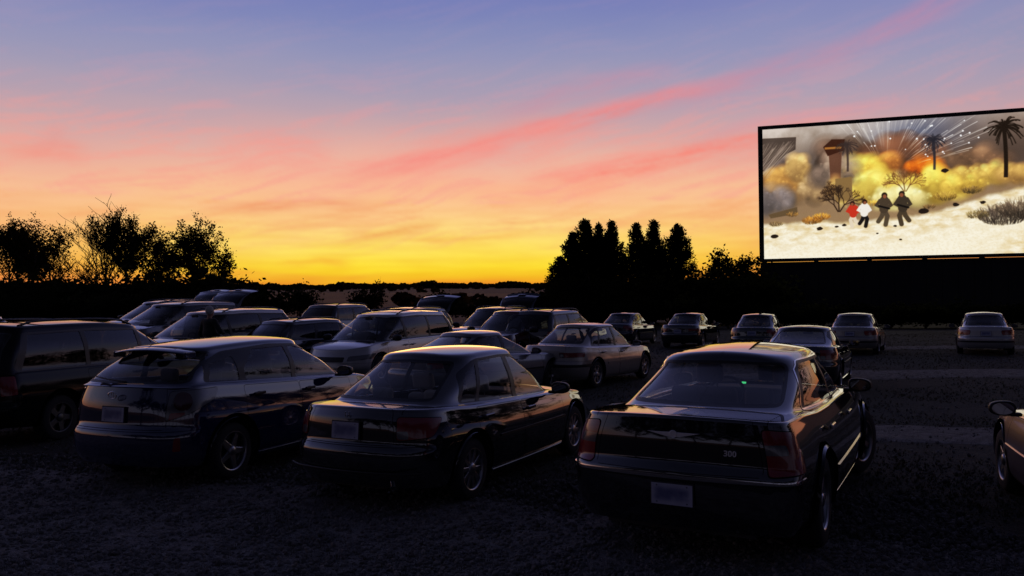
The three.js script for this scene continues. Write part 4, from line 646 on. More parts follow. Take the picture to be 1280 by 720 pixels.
lane(-14, -9.6, 5, -4.6, 2.6, 1.5, 1);
lane(4.0, -11.4, 14, -11.0, 0.8, 1.0, 2);
lane(5, -20.4, 36, -20.6, 1.15, 1.3, 3);
lane(8, -31.2, 60, -31, 1.0, 1.3, 4);
{                                                      // loose stones and short grass, beyond counting
  const r = rng(31), stone = new THREE.IcosahedronGeometry(1, 0), m = new THREE.InstancedMesh(stone, std(C(0.145, 0.138, 0.13), 0.95), 52000), o = new THREE.Object3D();
  let n = 0; while (n < 52000) { const z = -(5.2 + 9 * r() ** 1.7), x = (r() * 2 - 1) * (-z * 0.72), onLane = Math.abs(z + 5.2 + (5 - x) * 0.263) < 2.2; if (r() > (onLane && x < 4 ? 1 : 0.12)) continue; const s = 0.004 + 0.024 * r() ** 4; o.position.set(x, terrain(x, z) + 0.02 + s * 0.2 * (r() - 0.4), z); o.rotation.set(r() * 6, r() * 6, r() * 6); o.scale.set(s * (0.8 + r() * 0.7), s * 0.7, s); o.updateMatrix(); m.setMatrixAt(n, o.matrix); const k = 0.5 + r() * 0.9; m.setColorAt(n, C(k, k, k * 1.02)); n++; }
  m.name = 'gravel_stones'; m.userData.kind = 'stuff'; m.userData.label = 'loose grey gravel stones scattered over the lot'; m.userData.category = 'gravel'; m.castShadow = m.receiveShadow = true; scene.add(m);
  const pos = [], nor = [], gi = []; for (let b = 0; b < 7; b++) { const a = b * 2.4, lean = 0.25 + 0.5 * ((b * 0.37) % 1), h = 0.6 + 0.4 * ((b * 0.61) % 1), cx = Math.cos(a), cz = Math.sin(a), k = pos.length / 3; pos.push(-cz * 0.05 + cx * 0.1, 0, cx * 0.05 + cz * 0.1, cz * 0.05 + cx * 0.1, 0, -cx * 0.05 + cz * 0.1, cx * lean, h, cz * lean); nor.push(cx, 0.4, cz, cx, 0.4, cz, cx, 0.4, cz); gi.push(k, k + 1, k + 2); }
  const gg = new THREE.BufferGeometry(); gg.setAttribute('position', new THREE.Float32BufferAttribute(pos, 3)); gg.setAttribute('normal', new THREE.Float32BufferAttribute(nor, 3)); gg.setIndex(gi);
  const gm = new THREE.InstancedMesh(gg, std(C(0.075, 0.078, 0.045), 1), 60000); n = 0;
  while (n < 60000) { const z = -(5.4 + 40 * r() ** 1.6), x = (r() * 2 - 1) * (-z * 0.74); if (fbm(x * 0.35, z * 0.35, 3) + 0.1 < (r() - 0.5) * 0.5) continue; const s = (0.02 + 0.05 * r() * r()) * (1 + -z * 0.012); o.position.set(x, terrain(x, z) - 0.002, z); o.rotation.set(0, r() * 6.3, 0); o.scale.set(s * 1.3, s, s * 1.3); o.updateMatrix(); gm.setMatrixAt(n, o.matrix); const k = 0.5 + r() * 0.9; gm.setColorAt(n, C(k * (0.9 + 0.4 * r()), k, k * 0.8)); n++; }
  gm.name = 'grass'; gm.userData.kind = 'stuff'; gm.userData.label = 'short dark grass growing between the gravel lanes'; gm.userData.category = 'grass'; gm.castShadow = gm.receiveShadow = true; scene.add(gm);
}
// ------------------------------------------------------------------ trees and shrubs
const bark = std(C(0.035, 0.026, 0.02), 0.95), leafMats = [[0.05, 0.055, 0.02], [0.06, 0.048, 0.018], [0.04, 0.05, 0.022]].map((c) => phys(C(...c), { roughness: 1, transmission: 0.45, thickness: 0, side: THREE.DoubleSide })), needleMat = phys(C(0.026, 0.034, 0.018), { roughness: 1, transmission: 0.2, thickness: 0 });
function leafCloud() {
  const pos = [], nor = [], v = new THREE.Vector3(), e = new THREE.Vector3(), f = new THREE.Vector3();
  return {
    add(x, y, z, s, r, long = 1.5, dir) {
      v.set(r() * 2 - 1, r() * 2 - 1, r() * 2 - 1).normalize(); if (dir) v.lerp(dir, 0.6).normalize(); e.set(r() * 2 - 1, r() * 2 - 1, r() * 2 - 1).cross(v).normalize(); f.crossVectors(v, e);
      const L = s * long, W = s * 0.5, A = [x - v.x * L * 0.5, y - v.y * L * 0.5, z - v.z * L * 0.5], B = [x + e.x * W, y + e.y * W, z + e.z * W], D = [x - e.x * W, y - e.y * W, z - e.z * W], T = [x + v.x * L * 0.5, y + v.y * L * 0.5, z + v.z * L * 0.5];
      pos.push(...A, ...B, ...T, ...A, ...T, ...D); for (let i = 0; i < 6; i++) nor.push(f.x, f.y, f.z);
    },
    geo() { const g = new THREE.BufferGeometry(); g.setAttribute('position', new THREE.Float32BufferAttribute(pos, 3)); g.setAttribute('normal', new THREE.Float32BufferAttribute(nor, 3)); return g; },
    count: () => pos.length / 18,
  };
}
const V3 = (x, y, z) => new THREE.Vector3(x, y, z);
function branchTree(o) {                               // o: seed, h, crown (radius), from (share of height where limbs start), leaf, leaves per tip, bare
  const r = rng(o.seed), wood = [], cloud = leafCloud();
  function limb(p, dir, len, rad, level) {
    const n = level === 0 ? 9 : 5, pts = [p.clone()], d = dir.clone(), q = p.clone();
    for (let i = 1; i <= n; i++) { d.x += (r() - 0.5) * (level ? 0.42 : 0.14); d.z += (r() - 0.5) * (level ? 0.42 : 0.14); d.y += level ? 0.07 : 0; d.normalize(); q.addScaledVector(d, len / n); pts.push(q.clone()); }
    if (rad > 0.004) wood.push(tube(pts, Math.max(rad, o.bare ? 0.024 : 0.014), Math.max(o.bare ? 0.017 : 0.01, rad * (level === 0 ? 0.3 : 0.4)), level < 2 ? 6 : 4));
    const most = o.bare ? 4 : 3;
    if (level < most) {
      const kids = level === 0 ? o.limbs ?? 11 : level === 1 ? (o.bare ? 6 : 5) : (o.bare ? 4 : 3);
      for (let k = 0; k < kids; k++) {
        const t = level === 0 ? lerp(o.from ?? 0.3, 0.97, (k + r() * 0.6) / kids) : lerp(0.3, 1, (k + r() * 0.8) / kids), at = pts[Math.min(n, Math.floor(t * n))].clone().lerp(pts[Math.min(n, Math.floor(t * n) + 1)], t * n % 1), a = k * 2.4 + r() * 1.2;
        const out = level === 0 ? lerp(1.15, 0.5, t) * (o.bare ? 0.55 : 1) : 0.8, nd = V3(Math.cos(a) * out, level === 0 ? lerp(0.35, 1, t) : 0.25 + 0.5 * r(), Math.sin(a) * out).normalize().lerp(d, level ? 0.35 : 0).normalize();
        const prof = level === 0 ? o.crown * (0.55 + 0.6 * Math.sin(Math.PI * clamp((t - (o.from ?? 0.3)) / (1.12 - (o.from ?? 0.3)) * 0.8 + 0.18, 0, 1))) * (0.75 + 0.5 * r()) : len * (0.42 + 0.28 * r());
        limb(at, nd, prof, rad * (level === 0 ? 0.42 * (1 - t * 0.6) : 0.5), level + 1);
      }
    }
    if (!o.bare && level >= 2) {
      const tips = level === 3 ? o.leaves : Math.ceil(o.leaves * 0.4), sp = o.clump ?? 0.34;
      for (let i = 0; i < tips; i++) { const t = pts[Math.min(n, 1 + Math.floor(r() * n))], g = () => (r() + r() + r() - 1.5) * sp * 1.3; cloud.add(t.x + g(), t.y + g() * 0.8, t.z + g(), o.leaf * (0.6 + 0.8 * r()), r); }
    }
  }
  limb(V3(0, -0.1, 0), V3((r() - 0.5) * 0.12, 1, (r() - 0.5) * 0.12), o.h * (o.bare ? 0.7 : 0.66), o.h * (o.bare ? 0.026 : 0.019), 0);
  const W = merge(wood), lv = o.bare ? null : cloud.geo(); W.computeBoundingBox(); lv?.computeBoundingBox();
  const k = o.h / Math.max(W.boundingBox.max.y, lv?.boundingBox.max.y ?? 0), kx = (1 + k) / 2; W.scale(kx, k, kx); lv?.scale(kx, k, kx);
  return { wood: W, leaves: lv };
}
function conifer(o) {
  const r = rng(o.seed), wood = [tube([V3(0, -0.1, 0), V3(0.05, o.h * 0.5, 0.03), V3(0, o.h * 0.97, 0)], o.h * 0.02, 0.01, 7)], cloud = leafCloud();
  const whorls = Math.round(o.h * 13);
  for (let i = 0; i < whorls; i++) {
    const t = lerp(0.03, 0.99, i / whorls), y = o.h * t, R = o.R * 1.22 * Math.min(1, (1 - t) * 1.6 + 0.02) ** 0.78 * (0.55 + 0.5 * r()), a = i * 2.4 + r(), up = 0.5 + 0.5 * t, d = V3(Math.cos(a), up, Math.sin(a)).normalize(), end = V3(0, y, 0).addScaledVector(d, R);
    wood.push(tube([V3(0, y, 0), V3(0, y - 0.02, 0).lerp(end, 0.5), end], 0.022, 0.006, 4));
    const m = Math.ceil(o.n * R * (0.7 + 0.6 * r()));
    for (let k = 0; k < m; k++) { const s = 0.15 + 0.95 * r() ** 0.7, g = () => (r() + r() - 1) * 0.4 * (0.4 + R * 0.4); cloud.add(lerp(0, end.x, s) + g(), lerp(y, end.y, s) + g(), lerp(0, end.z, s) + g(), o.leaf * (0.6 + 0.7 * r()), r, 2.4, d); }
  }
  return { wood: merge(wood), leaves: cloud.geo() };
}
function shrubGeo(o) {
  const r = rng(o.seed), wood = [], cloud = leafCloud();
  for (let s = 0; s < (o.stems ?? 9); s++) {
    const a = s * 2.4 + r(), lean = r() * 0.85, tip = V3(Math.cos(a) * lean * o.w, o.h * (0.6 + 0.45 * r()) * (1 - lean * 0.3), Math.sin(a) * lean * o.w), mid = V3(tip.x * 0.35, tip.y * 0.55, tip.z * 0.35);
    wood.push(tube([V3(r() * 0.1, -0.05, 0), mid, tip], 0.045, 0.012, 5));
    for (let c = 0; c < 4; c++) {
      const b = mid.clone().lerp(tip, 0.2 + r() * 0.8), e = b.clone().add(V3((r() - 0.5) * o.w * 0.9, r() * o.h * 0.28, (r() - 0.5) * o.w * 0.9)); wood.push(tube([b, e], 0.014, 0.004, 4));
      for (let k = 0; k < o.n; k++) { const t = r(), g = () => (r() + r() + r() - 1.5) * o.w * 0.32; cloud.add(lerp(b.x, e.x, t) + g(), Math.max(0.05, lerp(b.y, e.y, t) * (0.4 + 0.6 * r() ** 0.4) + g() * 0.7), lerp(b.z, e.z, t) + g(), o.leaf * (0.6 + 0.8 * r()), r); }
    }
  }
  return { wood: merge(wood), leaves: cloud.geo() };
}
function ray(px, depth) { const x = (px - 640) / FPX * depth; return [x, terrain(x, -depth), -depth]; }
function plant(name, geos, label, category, pos, turn, group, leafMat = leafMats[0], names = ['trunk', 'crown']) { const t = thing(name, label, category, pos, turn, group); if (geos.wood) part(names[0], geos.wood, bark, t); if (geos.leaves) part(names[1], geos.leaves, leafMat, t); return t; }
const heightAt = (py, px, depth) => EYE + (HORIZON + (640 - px) * Math.tan(ROLL) - py) / FPX * depth;
{
  const T = (px, top, depth, o, label, name = 'broadleaf_tree', mat = 0, group) => { const pos = ray(px, depth), h = heightAt(top, px, depth) - pos[1]; plant(name, branchTree({ h, ...o }), label, 'tree', pos, o.seed, group, leafMats[mat]); };
  T(6, 262, 72, { seed: 1, crown: 3.2, from: 0.62, leaf: 0.13, leaves: 44, clump: 0.33, limbs: 14 }, 'dense dark broadleaf tree, outermost of the row behind the parked vans');
  T(44, 264, 70, { seed: 2, crown: 2.9, from: 0.6, leaf: 0.13, leaves: 38, clump: 0.32, limbs: 13 }, 'round topped broadleaf tree with open lower limbs beside the outermost tree', 'broadleaf_tree', 1);
  T(72, 275, 66, { seed: 3, crown: 2.6, from: 0.42, leaf: 0.115, leaves: 16, clump: 0.26, limbs: 12 }, 'thin leaved tree with sky glowing through it, beside the bare tree', 'broadleaf_tree', 1);
  T(128, 246, 70, { seed: 24, crown: 4.2, from: 0.3, bare: true, limbs: 12 }, 'tall bare tree with upswept leafless branches', 'bare_tree');
  T(160, 258, 71, { seed: 5, crown: 2.9, from: 0.6, leaf: 0.13, leaves: 44, clump: 0.33, limbs: 14 }, 'full crowned dark tree growing against the bare tree');
  T(188, 280, 68, { seed: 6, crown: 1.9, from: 0.55, leaf: 0.115, leaves: 22, clump: 0.28, limbs: 10 }, 'slender leafy tree leaning on the full crowned tree', 'broadleaf_tree', 1);
  T(214, 304, 66, { seed: 7, crown: 1.7, from: 0.46, leaf: 0.115, leaves: 17, clump: 0.26, limbs: 9 }, 'short bushy tree in the dip of the tree row', 'broadleaf_tree', 1);
  T(244, 264, 70, { seed: 8, crown: 2.1, from: 0.52, leaf: 0.125, leaves: 36, clump: 0.3, limbs: 14 }, 'upright narrow tree standing at the end of the tree row', 'broadleaf_tree', 2);
  T(266, 300, 68, { seed: 9, crown: 1.5, from: 0.46, leaf: 0.115, leaves: 17, clump: 0.26, limbs: 9 }, 'small tree at the foot of the upright narrow tree', 'broadleaf_tree', 1);
  // hedge of shrubs below them
  const sh = [0, 1, 2].map((k) => shrubGeo({ seed: 40 + k, h: 4.2, w: 3.0, n: 70, leaf: 0.24, stems: 11 }));
  const S = (px, top, depth, k, label, group, wide = 1, geos = sh, mat = 2, name = 'shrub') => { const pos = ray(px, depth), h = heightAt(top, px, depth) - pos[1], t = plant(name, geos[k % geos.length], label, 'shrub', pos, k * 1.7, group, leafMats[mat], ['stems', 'foliage']); t.scale.set(h / 4.2 * wide, h / 4.2, h / 4.2 * wide); return t; };
  const hl = 'dark leafy shrub in the hedge under the row of broadleaf trees', hg = 'shrubs of the hedge behind the vans';
  [[-30, 344, 64], [2, 350, 62], [30, 346, 60], [58, 352, 61], [84, 350, 58], [112, 354, 60], [140, 350, 59], [166, 346, 61], [192, 350, 58], [218, 342, 60], [244, 346, 58], [268, 342, 60], [290, 340, 62], [-12, 364, 50], [40, 366, 49], [92, 366, 50], [140, 368, 49], [188, 364, 50], [236, 362, 50], [276, 360, 51]].forEach(([px, top, d], i) => S(px, top, d, i, hl, hg, 1.25));
  S(312, 342, 66, 2, 'loose shrub with reddish leaves ending the hedge', undefined, 0.7, [shrubGeo({ seed: 51, h: 4.2, w: 2.4, n: 26, leaf: 0.22, stems: 9 })], 1);
  S(375, 360, 96, 1, 'round dark bush standing in the golden field', undefined, 0.9);
  const airy = [shrubGeo({ seed: 61, h: 4.2, w: 1.7, n: 14, leaf: 0.2, stems: 12 })];
  S(470, 349, 92, 0, 'tall wispy bush rising above the skyline of the hills', undefined, 0.8, airy, 1);
  S(452, 364, 95, 1, 'low bush beside the tall wispy bush', undefined, 1.1);
  S(548, 366, 70, 2, 'dark bush behind the raised tailgate of the silver van', undefined, 1.3);
  S(600, 372, 64, 0, 'low bush behind the dark red vehicles', undefined, 1.6);
  S(660, 366, 72, 1, 'bush at the foot of the first conifer', undefined, 1.3);
  S(345, 372, 84, 2, 'low bush between the hedge and the golden field', undefined, 1.5);
  // conifers
  const Cn = (px, top, depth, R, seed, label) => { const pos = ray(px, depth), h = heightAt(top, px, depth) - pos[1]; plant('conifer_tree', conifer({ seed, h, R, n: 140, leaf: 0.1 }), label, 'tree', pos, seed, 'conifers beside the screen', needleMat); };
  Cn(716, 290, 70, 1.75, 71, 'wide conifer, first of the row away from the screen'); Cn(732, 274, 72, 2.0, 72, 'broad tall conifer second in the conifer row'); Cn(765, 276, 72, 1.75, 73, 'pointed conifer before the gap in the conifer row'); Cn(749, 279, 75, 1.7, 77, 'conifer standing behind the broad tall conifer');
  Cn(797, 279, 71, 1.85, 74, 'stout conifer after the gap in the conifer row'); Cn(818, 275, 73, 1.8, 75, 'tall conifer with gaps of sky, fifth in the row'); Cn(847, 280, 71, 1.9, 76, 'sharp pointed conifer ending the row towards the screen'); Cn(700, 322, 69, 1.5, 78, 'short young conifer at the outer end of the conifer row');
  const hr = 'dark leafy shrub in the hedge below the conifers', hgr = 'shrubs of the hedge below the conifers';
  [[690, 352, 66], [712, 350, 64], [736, 348, 65], [760, 350, 63], [786, 346, 65], [812, 350, 64], [838, 346, 65], [862, 350, 64], [702, 374, 56], [752, 374, 55], [804, 372, 56], [856, 372, 55]].forEach(([px, top, d], i) => S(px, top, d, i, hr, hgr, 1.25));
  const hs = 'dark leafy shrub in the thicket beside the foot of the screen', hsg = 'shrubs beside the screen';
  [[884, 348, 64], [906, 344, 66], [930, 338, 65], [950, 346, 62], [880, 374, 55], [922, 372, 55]].forEach(([px, top, d], i) => S(px, top, d, i + 1, hs, hsg, 1.25));
  T(908, 306, 70, { seed: 85, crown: 1.9, from: 0.3, leaf: 0.17, leaves: 12, clump: 0.32, limbs: 9 }, 'small ragged tree with thin leaves beside the screen', 'broadleaf_tree', 1);
  T(934, 312, 68, { seed: 86, crown: 1.7, from: 0.3, leaf: 0.17, leaves: 13, clump: 0.32, limbs: 8 }, 'small tree touching the edge of the screen', 'broadleaf_tree', 1);
  T(888, 326, 72, { seed: 87, crown: 1.3, from: 0.3, leaf: 0.16, leaves: 10, clump: 0.3, limbs: 8 }, 'sapling between the last conifer and the ragged tree', 'broadleaf_tree', 1);
  // trees beyond the picture's edge, mirrored dark in the sides of the cars
  const et = [0, 1].map((k) => branchTree({ seed: 120 + k, h: 16, crown: 5.6, from: 0.2, leaf: 0.26, leaves: 26, clump: 0.5, limbs: 13 }));
  const el = 'tall dark tree in the belt of trees past the far edge of the screen', eg = 'belt of trees past the screen';
  [[46, 62, 1], [50, 58, 0.95], [54, 60, 1.05], [58, 56, 0.9], [62, 57, 1], [66, 55, 0.95], [71, 56, 1], [76, 54, 0.9], [81, 55, 1], [87, 54, 0.95]].forEach(([az, d, k], i) => { const x = Math.sin(az * DEG) * d, z = -Math.cos(az * DEG) * d, t = plant('broadleaf_tree', et[i % 2], el, 'tree', [x, terrain(x, z), z], i * 1.9, eg, leafMats[2]); t.scale.set(k, k, k); });
  const bl = 'tall dark tree in the belt of trees at the back of the lot', bg = 'belt of trees at the back of the lot';
  for (let i = 0; i < 12; i++) { const az = (112 + i * 12.5) * DEG, d = 27 + 3 * Math.sin(i * 2.3), x = Math.sin(az) * d, z = -Math.cos(az) * d, t = plant('broadleaf_tree', et[i % 2], bl, 'tree', [x, terrain(x, z), z], i * 2.1, bg, leafMats[2]); t.scale.setScalar(0.95 + 0.12 * Math.sin(i * 1.7)); }
  // low thicket in front of the wall under the screen
  const tw = 'low dark shrub in front of the black wall under the screen', twg = 'shrubs below the screen';
  [[980, 378, 56], [1024, 380, 55], [1068, 379, 54], [1112, 378, 53], [1156, 380, 52], [1200, 378, 52], [1244, 379, 51], [1288, 378, 50]].forEach(([px, top, d], i) => S(px, top, d, i, tw, twg, 1.7));
  // far woodland on the hills: reads as one mass
  const r = rng(91), blob = (() => { const c = leafCloud(), q = rng(92); for (let i = 0; i < 150; i++) { const a = q() * 6.3, u = q(), rad = Math.sqrt(q()) * (0.55 + 0.45 * Math.sin(u * 3)); c.add(Math.cos(a) * rad * 0.5, 0.05 + u * 0.9, Math.sin(a) * rad * 0.5, 0.26, q, 1.1); } return c.geo(); })();
  const im = new THREE.InstancedMesh(blob, phys(C(0.16, 0.1, 0.04), { roughness: 1, transmission: 0.5, thickness: 0 }), 1950), o = new THREE.Object3D(); let n = 0;
  while (n < 1950) { const d = n < 1700 ? 850 + 420 * r() : 105 + 700 * r() ** 1.3, az = (-36 + 72 * r()) * DEG, x = Math.sin(az) * d, z = -Math.cos(az) * d; if (isField(x, z) && r() > 0.02) continue; if (d < 850 && fbm(x * 0.01, z * 0.01, 3) < 0.02) continue; const big = d > 850 ? 4 + 5 * r() * (0.6 + fbm(az * 14, 2, 3)) : 1.6 + 3.2 * r() * r(); o.position.set(x, terrain(x, z) - 0.2, z); o.rotation.set(0, r() * 6.3, 0); o.scale.set(big * (1.1 + r() * 0.9), big, big * (1.1 + r() * 0.9)); o.updateMatrix(); im.setMatrixAt(n, o.matrix); const k = 0.7 + 0.6 * r(); im.setColorAt(n, C(k * (1 + 0.3 * r()), k, k)); n++; }
  im.name = 'distant_woodland'; im.userData.kind = 'stuff'; im.userData.label = 'far scrub and woodland covering the hills'; im.userData.category = 'woodland'; im.castShadow = im.receiveShadow = true; scene.add(im);
}
// ------------------------------------------------------------------ the cinema screen
{
  const Lx = 21.75, Lz = -70, ux = 19.2 / 20.1, uz = 6 / 20.1, Wd = 26.2, y0 = 5.25, y1 = 17.15, Hs = y1 - y0, turn = Math.atan2(-uz, ux);
  const t = thing('cinema_screen', 'huge outdoor cinema screen showing a desert battle, raised on a black wall', 'screen', [Lx, 0, Lz], turn);
  const c = document.createElement('canvas'); c.width = 1664; c.height = 756; const x = c.getContext('2d'), r = rng(101), Wp = 1664, Hp = 756, A = (a) => a * 0.775 * Wp, B = (v) => v * Hp;
  const puff = (px, py, s, col, a, n = 30, sy = 0.8) => { for (let i = 0; i < n; i++) { const q = r() * 6.3, d = r() * s, cx = px + Math.cos(q) * d, cy = py + Math.sin(q) * d * sy, w = s * (0.22 + 0.4 * r()), g = x.createRadialGradient(cx, cy, 0, cx, cy, w), k = 0.75 + 0.5 * r(), f = col.map((z) => Math.min(255, z * k) | 0).join(); g.addColorStop(0, `rgba(${f},${a})`); g.addColorStop(0.55, `rgba(${f},${a * 0.55})`); g.addColorStop(1, `rgba(${f},0)`); x.fillStyle = g; x.fillRect(cx - w, cy - w, 2 * w, 2 * w); } };
  // per-pixel painting of smoke, fire and sand
  const horizon = (a) => 0.73 - 0.26 * sstep(0.45, 1.25, a) + 0.02 * fbm(a * 9, 1, 3), im = x.createImageData(Wp, Hp);
  const mixc = (c, d, t) => { t = clamp(t, 0, 1); for (let k = 0; k < 3; k++) c[k] += (d[k] - c[k]) * t; };
  const bump = (a, v, ca, cv, ra, rv) => Math.exp(-(((a - ca) / ra) ** 2) - ((v - cv) / rv) ** 2);
  for (let py = 0; py < Hp; py++) for (let px = 0; px < Wp; px++) {
    const a = px / (0.775 * Wp), v = py / Hp, ax = a * 2.05, n = fbm(ax * 3, v * 3, 4), wx = ax + 0.1 * n, wy = v + 0.1 * fbm(ax * 3 + 8, v * 3, 3), bl = 0.35 + 0.5 * n, c = [150, 136, 124];
    mixc(c, [202, 190, 180], sstep(0.3, 0, v) * (0.8 + n)); mixc(c, [104, 110, 130], bump(a, v, 0.66, 0.16, 0.22, 0.22) * 1.1); mixc(c, [112, 96, 86], bump(a, v, 0.98, 0.25, 0.3, 0.3)); mixc(c, [118, 110, 118], bump(a, v, 0.02, 0.62, 0.16, 0.2)); mixc(c, [96, 86, 82], bump(a, v, 0.03, 0.38, 0.14, 0.16) * (0.4 + bl)); mixc(c, [146, 122, 92], sstep(0.35, 0.6, v) * 0.8);
    mixc(c, [70, 60, 56], 0.75 * bump(a, v, 0.26, 0.3, 0.12, 0.2) * (0.5 + bl)); mixc(c, [84, 70, 62], 0.7 * bump(a, v, 0.95, 0.3, 0.25, 0.14)); const lit = 0.8 + 0.14 * n, put = (col, m) => { const e = sstep(0.16, 0.62, m * (0.6 + 0.75 * bl + 0.3 * n)); mixc(c, col.map((q) => Math.min(255, q * lit)), e); };
    put([206, 158, 96], 1.05 * bump(a, v, 0.085, 0.42, 0.085, 0.13)); put([222, 182, 122], 0.9 * bump(a, v, 0.14, 0.3, 0.05, 0.09)); put([196, 164, 122], 0.75 * bump(a, v, 0.22, 0.5, 0.09, 0.1));
    put([250, 206, 104], 1.1 * bump(a, v, 0.38, 0.36, 0.09, 0.13)); put([255, 224, 126], 1.15 * bump(a, v, 0.45, 0.46, 0.1, 0.13)); put([216, 140, 76], 0.8 * bump(a, v, 0.52, 0.32, 0.07, 0.09)); put([224, 124, 48], 0.9 * bump(a, v, 0.66, 0.38, 0.07, 0.09)); put([252, 218, 116], 1.1 * bump(a, v, 0.69, 0.5, 0.12, 0.11)); put([255, 238, 168], 1.0 * bump(a, v, 0.53, 0.58, 0.14, 0.08)); put([240, 200, 108], 0.9 * bump(a, v, 0.86, 0.43, 0.12, 0.08));  put([214, 172, 108], 0.85 * bump(a, v, 1.05, 0.45, 0.14, 0.09));
    const h = horizon(a) + 0.012 * bl, gnd = sstep(h - 0.02, h + 0.02, v);
    if (gnd > 0) { const f = fbm(ax * 26, v * 46, 4), f2 = fbm(ax * 6, v * 16, 4), q = [244, 234, 208]; mixc(q, [206, 178, 130], clamp(0.35 + 1.1 * f2, 0, 1) * (1 - sstep(h + 0.05, h + 0.28, v)) * 0.9); mixc(q, [212, 190, 152], clamp(f * 0.8, 0, 0.35)); mixc(q, [206, 176, 124], sstep(0.72, 1.1, a) * sstep(0.75, 0.95, v) * (0.5 + f2)); mixc(c, q, gnd); }
    const i = (py * Wp + px) * 4; im.data[i] = clamp(c[0], 0, 255); im.data[i + 1] = clamp(c[1], 0, 255); im.data[i + 2] = clamp(c[2], 0, 255); im.data[i + 3] = 255;
  }
  x.putImageData(im, 0, 0);
  // billows: many small lit puffs
  const billow = (a, v, ra, rv, col, n, s) => { for (let i = 0; i < n; i++) { const q = r() * 6.3, d = Math.sqrt(r()), cx = A(a + Math.cos(q) * d * ra), cy = B(v + Math.sin(q) * d * rv), w = s * (0.22 + 1.7 * r() ** 3), k = 0.74 + 0.4 * r() - 0.26 * Math.sin(q) * d, gr = x.createRadialGradient(cx - w * 0.32, cy - w * 0.38, w * 0.05, cx, cy, w), f = (m) => col.map((z) => clamp(z * k * m, 0, 255) | 0).join(); gr.addColorStop(0, `rgba(${f(1.12)},0.5)`); gr.addColorStop(0.5, `rgba(${f(0.97)},0.36)`); gr.addColorStop(0.82, `rgba(${f(0.8)},0.18)`); gr.addColorStop(1, `rgba(${f(0.7)},0)`); x.fillStyle = gr; x.beginPath(); x.arc(cx, cy, w, 0, 7); x.fill(); } };
  billow(0.04, 0.36, 0.07, 0.12, [104, 92, 88], 70, 60); billow(0.09, 0.43, 0.075, 0.11, [200, 152, 92], 130, 44); billow(0.145, 0.32, 0.045, 0.09, [218, 178, 120], 80, 36); billow(0.22, 0.48, 0.08, 0.08, [190, 160, 122], 90, 40);
  billow(0.33, 0.26, 0.1, 0.12, [112, 92, 78], 80, 60); billow(0.56, 0.26, 0.16, 0.08, [120, 86, 66], 90, 54); billow(0.82, 0.34, 0.14, 0.07, [128, 102, 80], 80, 50); billow(0.5, 0.31, 0.05, 0.05, [206, 140, 76], 50, 32); billow(0.65, 0.38, 0.07, 0.065, [220, 118, 40], 110, 34); billow(0.4, 0.38, 0.09, 0.1, [240, 196, 92], 150, 44); billow(0.46, 0.48, 0.1, 0.08, [250, 214, 112], 140, 42); billow(0.69, 0.49, 0.12, 0.08, [244, 206, 102], 170, 42); billow(0.55, 0.57, 0.12, 0.05, [255, 234, 160], 110, 34); billow(0.86, 0.43, 0.12, 0.05, [224, 184, 104], 120, 32); billow(1.04, 0.44, 0.12, 0.06, [200, 160, 100], 110, 36); billow(0.8, 0.5, 0.08, 0.04, [232, 190, 96], 70, 28); billow(0.3, 0.36, 0.08, 0.1, [150, 132, 118], 70, 44); billow(0.04, 0.56, 0.08, 0.08, [140, 130, 128], 60, 50);
  // ruined block, watch tower
  x.fillStyle = 'rgba(74,62,56,0.85)'; x.beginPath(); x.moveTo(0, B(0.07)); x.lineTo(A(0.14), B(0.075)); x.lineTo(A(0.137), B(0.17)); x.lineTo(A(0.1), B(0.2)); x.lineTo(A(0.05), B(0.27)); x.lineTo(0, B(0.33)); x.fill();
  for (let i = 0; i < 90; i++) { x.strokeStyle = `rgba(196,180,166,${0.08 + 0.22 * r()})`; x.lineWidth = 1.5 + 2 * r(); const q = r(); x.beginPath(); x.moveTo(A(0.14 - q * 0.14), B(0.1 + 0.06 * r())); x.lineTo(A(0.02 - q * 0.08), B(0.3 + 0.1 * r())); x.stroke(); }
  x.fillStyle = 'rgba(104,72,56,0.9)'; x.beginPath(); x.moveTo(A(0.272), B(0.22)); x.lineTo(A(0.325), B(0.21)); x.lineTo(A(0.318), B(0.42)); x.lineTo(A(0.278), B(0.44)); x.fill(); x.fillStyle = '#4a2c1e'; x.beginPath(); x.moveTo(A(0.25), B(0.165)); x.lineTo(A(0.285), B(0.11)); x.lineTo(A(0.338), B(0.115)); x.lineTo(A(0.332), B(0.2)); x.lineTo(A(0.268), B(0.235)); x.fill(); x.fillStyle = '#a0743e'; x.fillRect(A(0.256), B(0.168), A(0.068), B(0.016));
  puff(A(0.3), B(0.46), 70, [216, 176, 108], 0.3, 22);
  // sparks
  for (let i = 0; i < 150; i++) { const an = lerp(-2.25, -0.26, r() ** 0.8), d0 = 90 + 260 * r(), d1 = d0 + 50 + 240 * r() ** 1.5, ox = A(0.5), oy = B(0.4), gg = x.createLinearGradient(ox + Math.cos(an) * d0, oy + Math.sin(an) * d0, ox + Math.cos(an) * d1, oy + Math.sin(an) * d1); gg.addColorStop(0, 'rgba(255,246,226,0)'); gg.addColorStop(1, `rgba(255,253,248,${0.6 + 0.4 * r()})`); x.strokeStyle = gg; x.lineWidth = 0.8 + 2.4 * r() ** 2; x.beginPath(); x.moveTo(ox + Math.cos(an) * d0, oy + Math.sin(an) * d0); x.quadraticCurveTo(ox + Math.cos(an) * (d0 + d1) * 0.5, oy + Math.sin(an) * (d0 + d1) * 0.5 - 8, ox + Math.cos(an) * d1, oy + Math.sin(an) * d1); x.stroke(); if (r() < 0.4) { x.fillStyle = '#fff'; x.beginPath(); x.arc(ox + Math.cos(an) * d1, oy + Math.sin(an) * d1, 3 + 2 * r(), 0, 7); x.fill(); } }
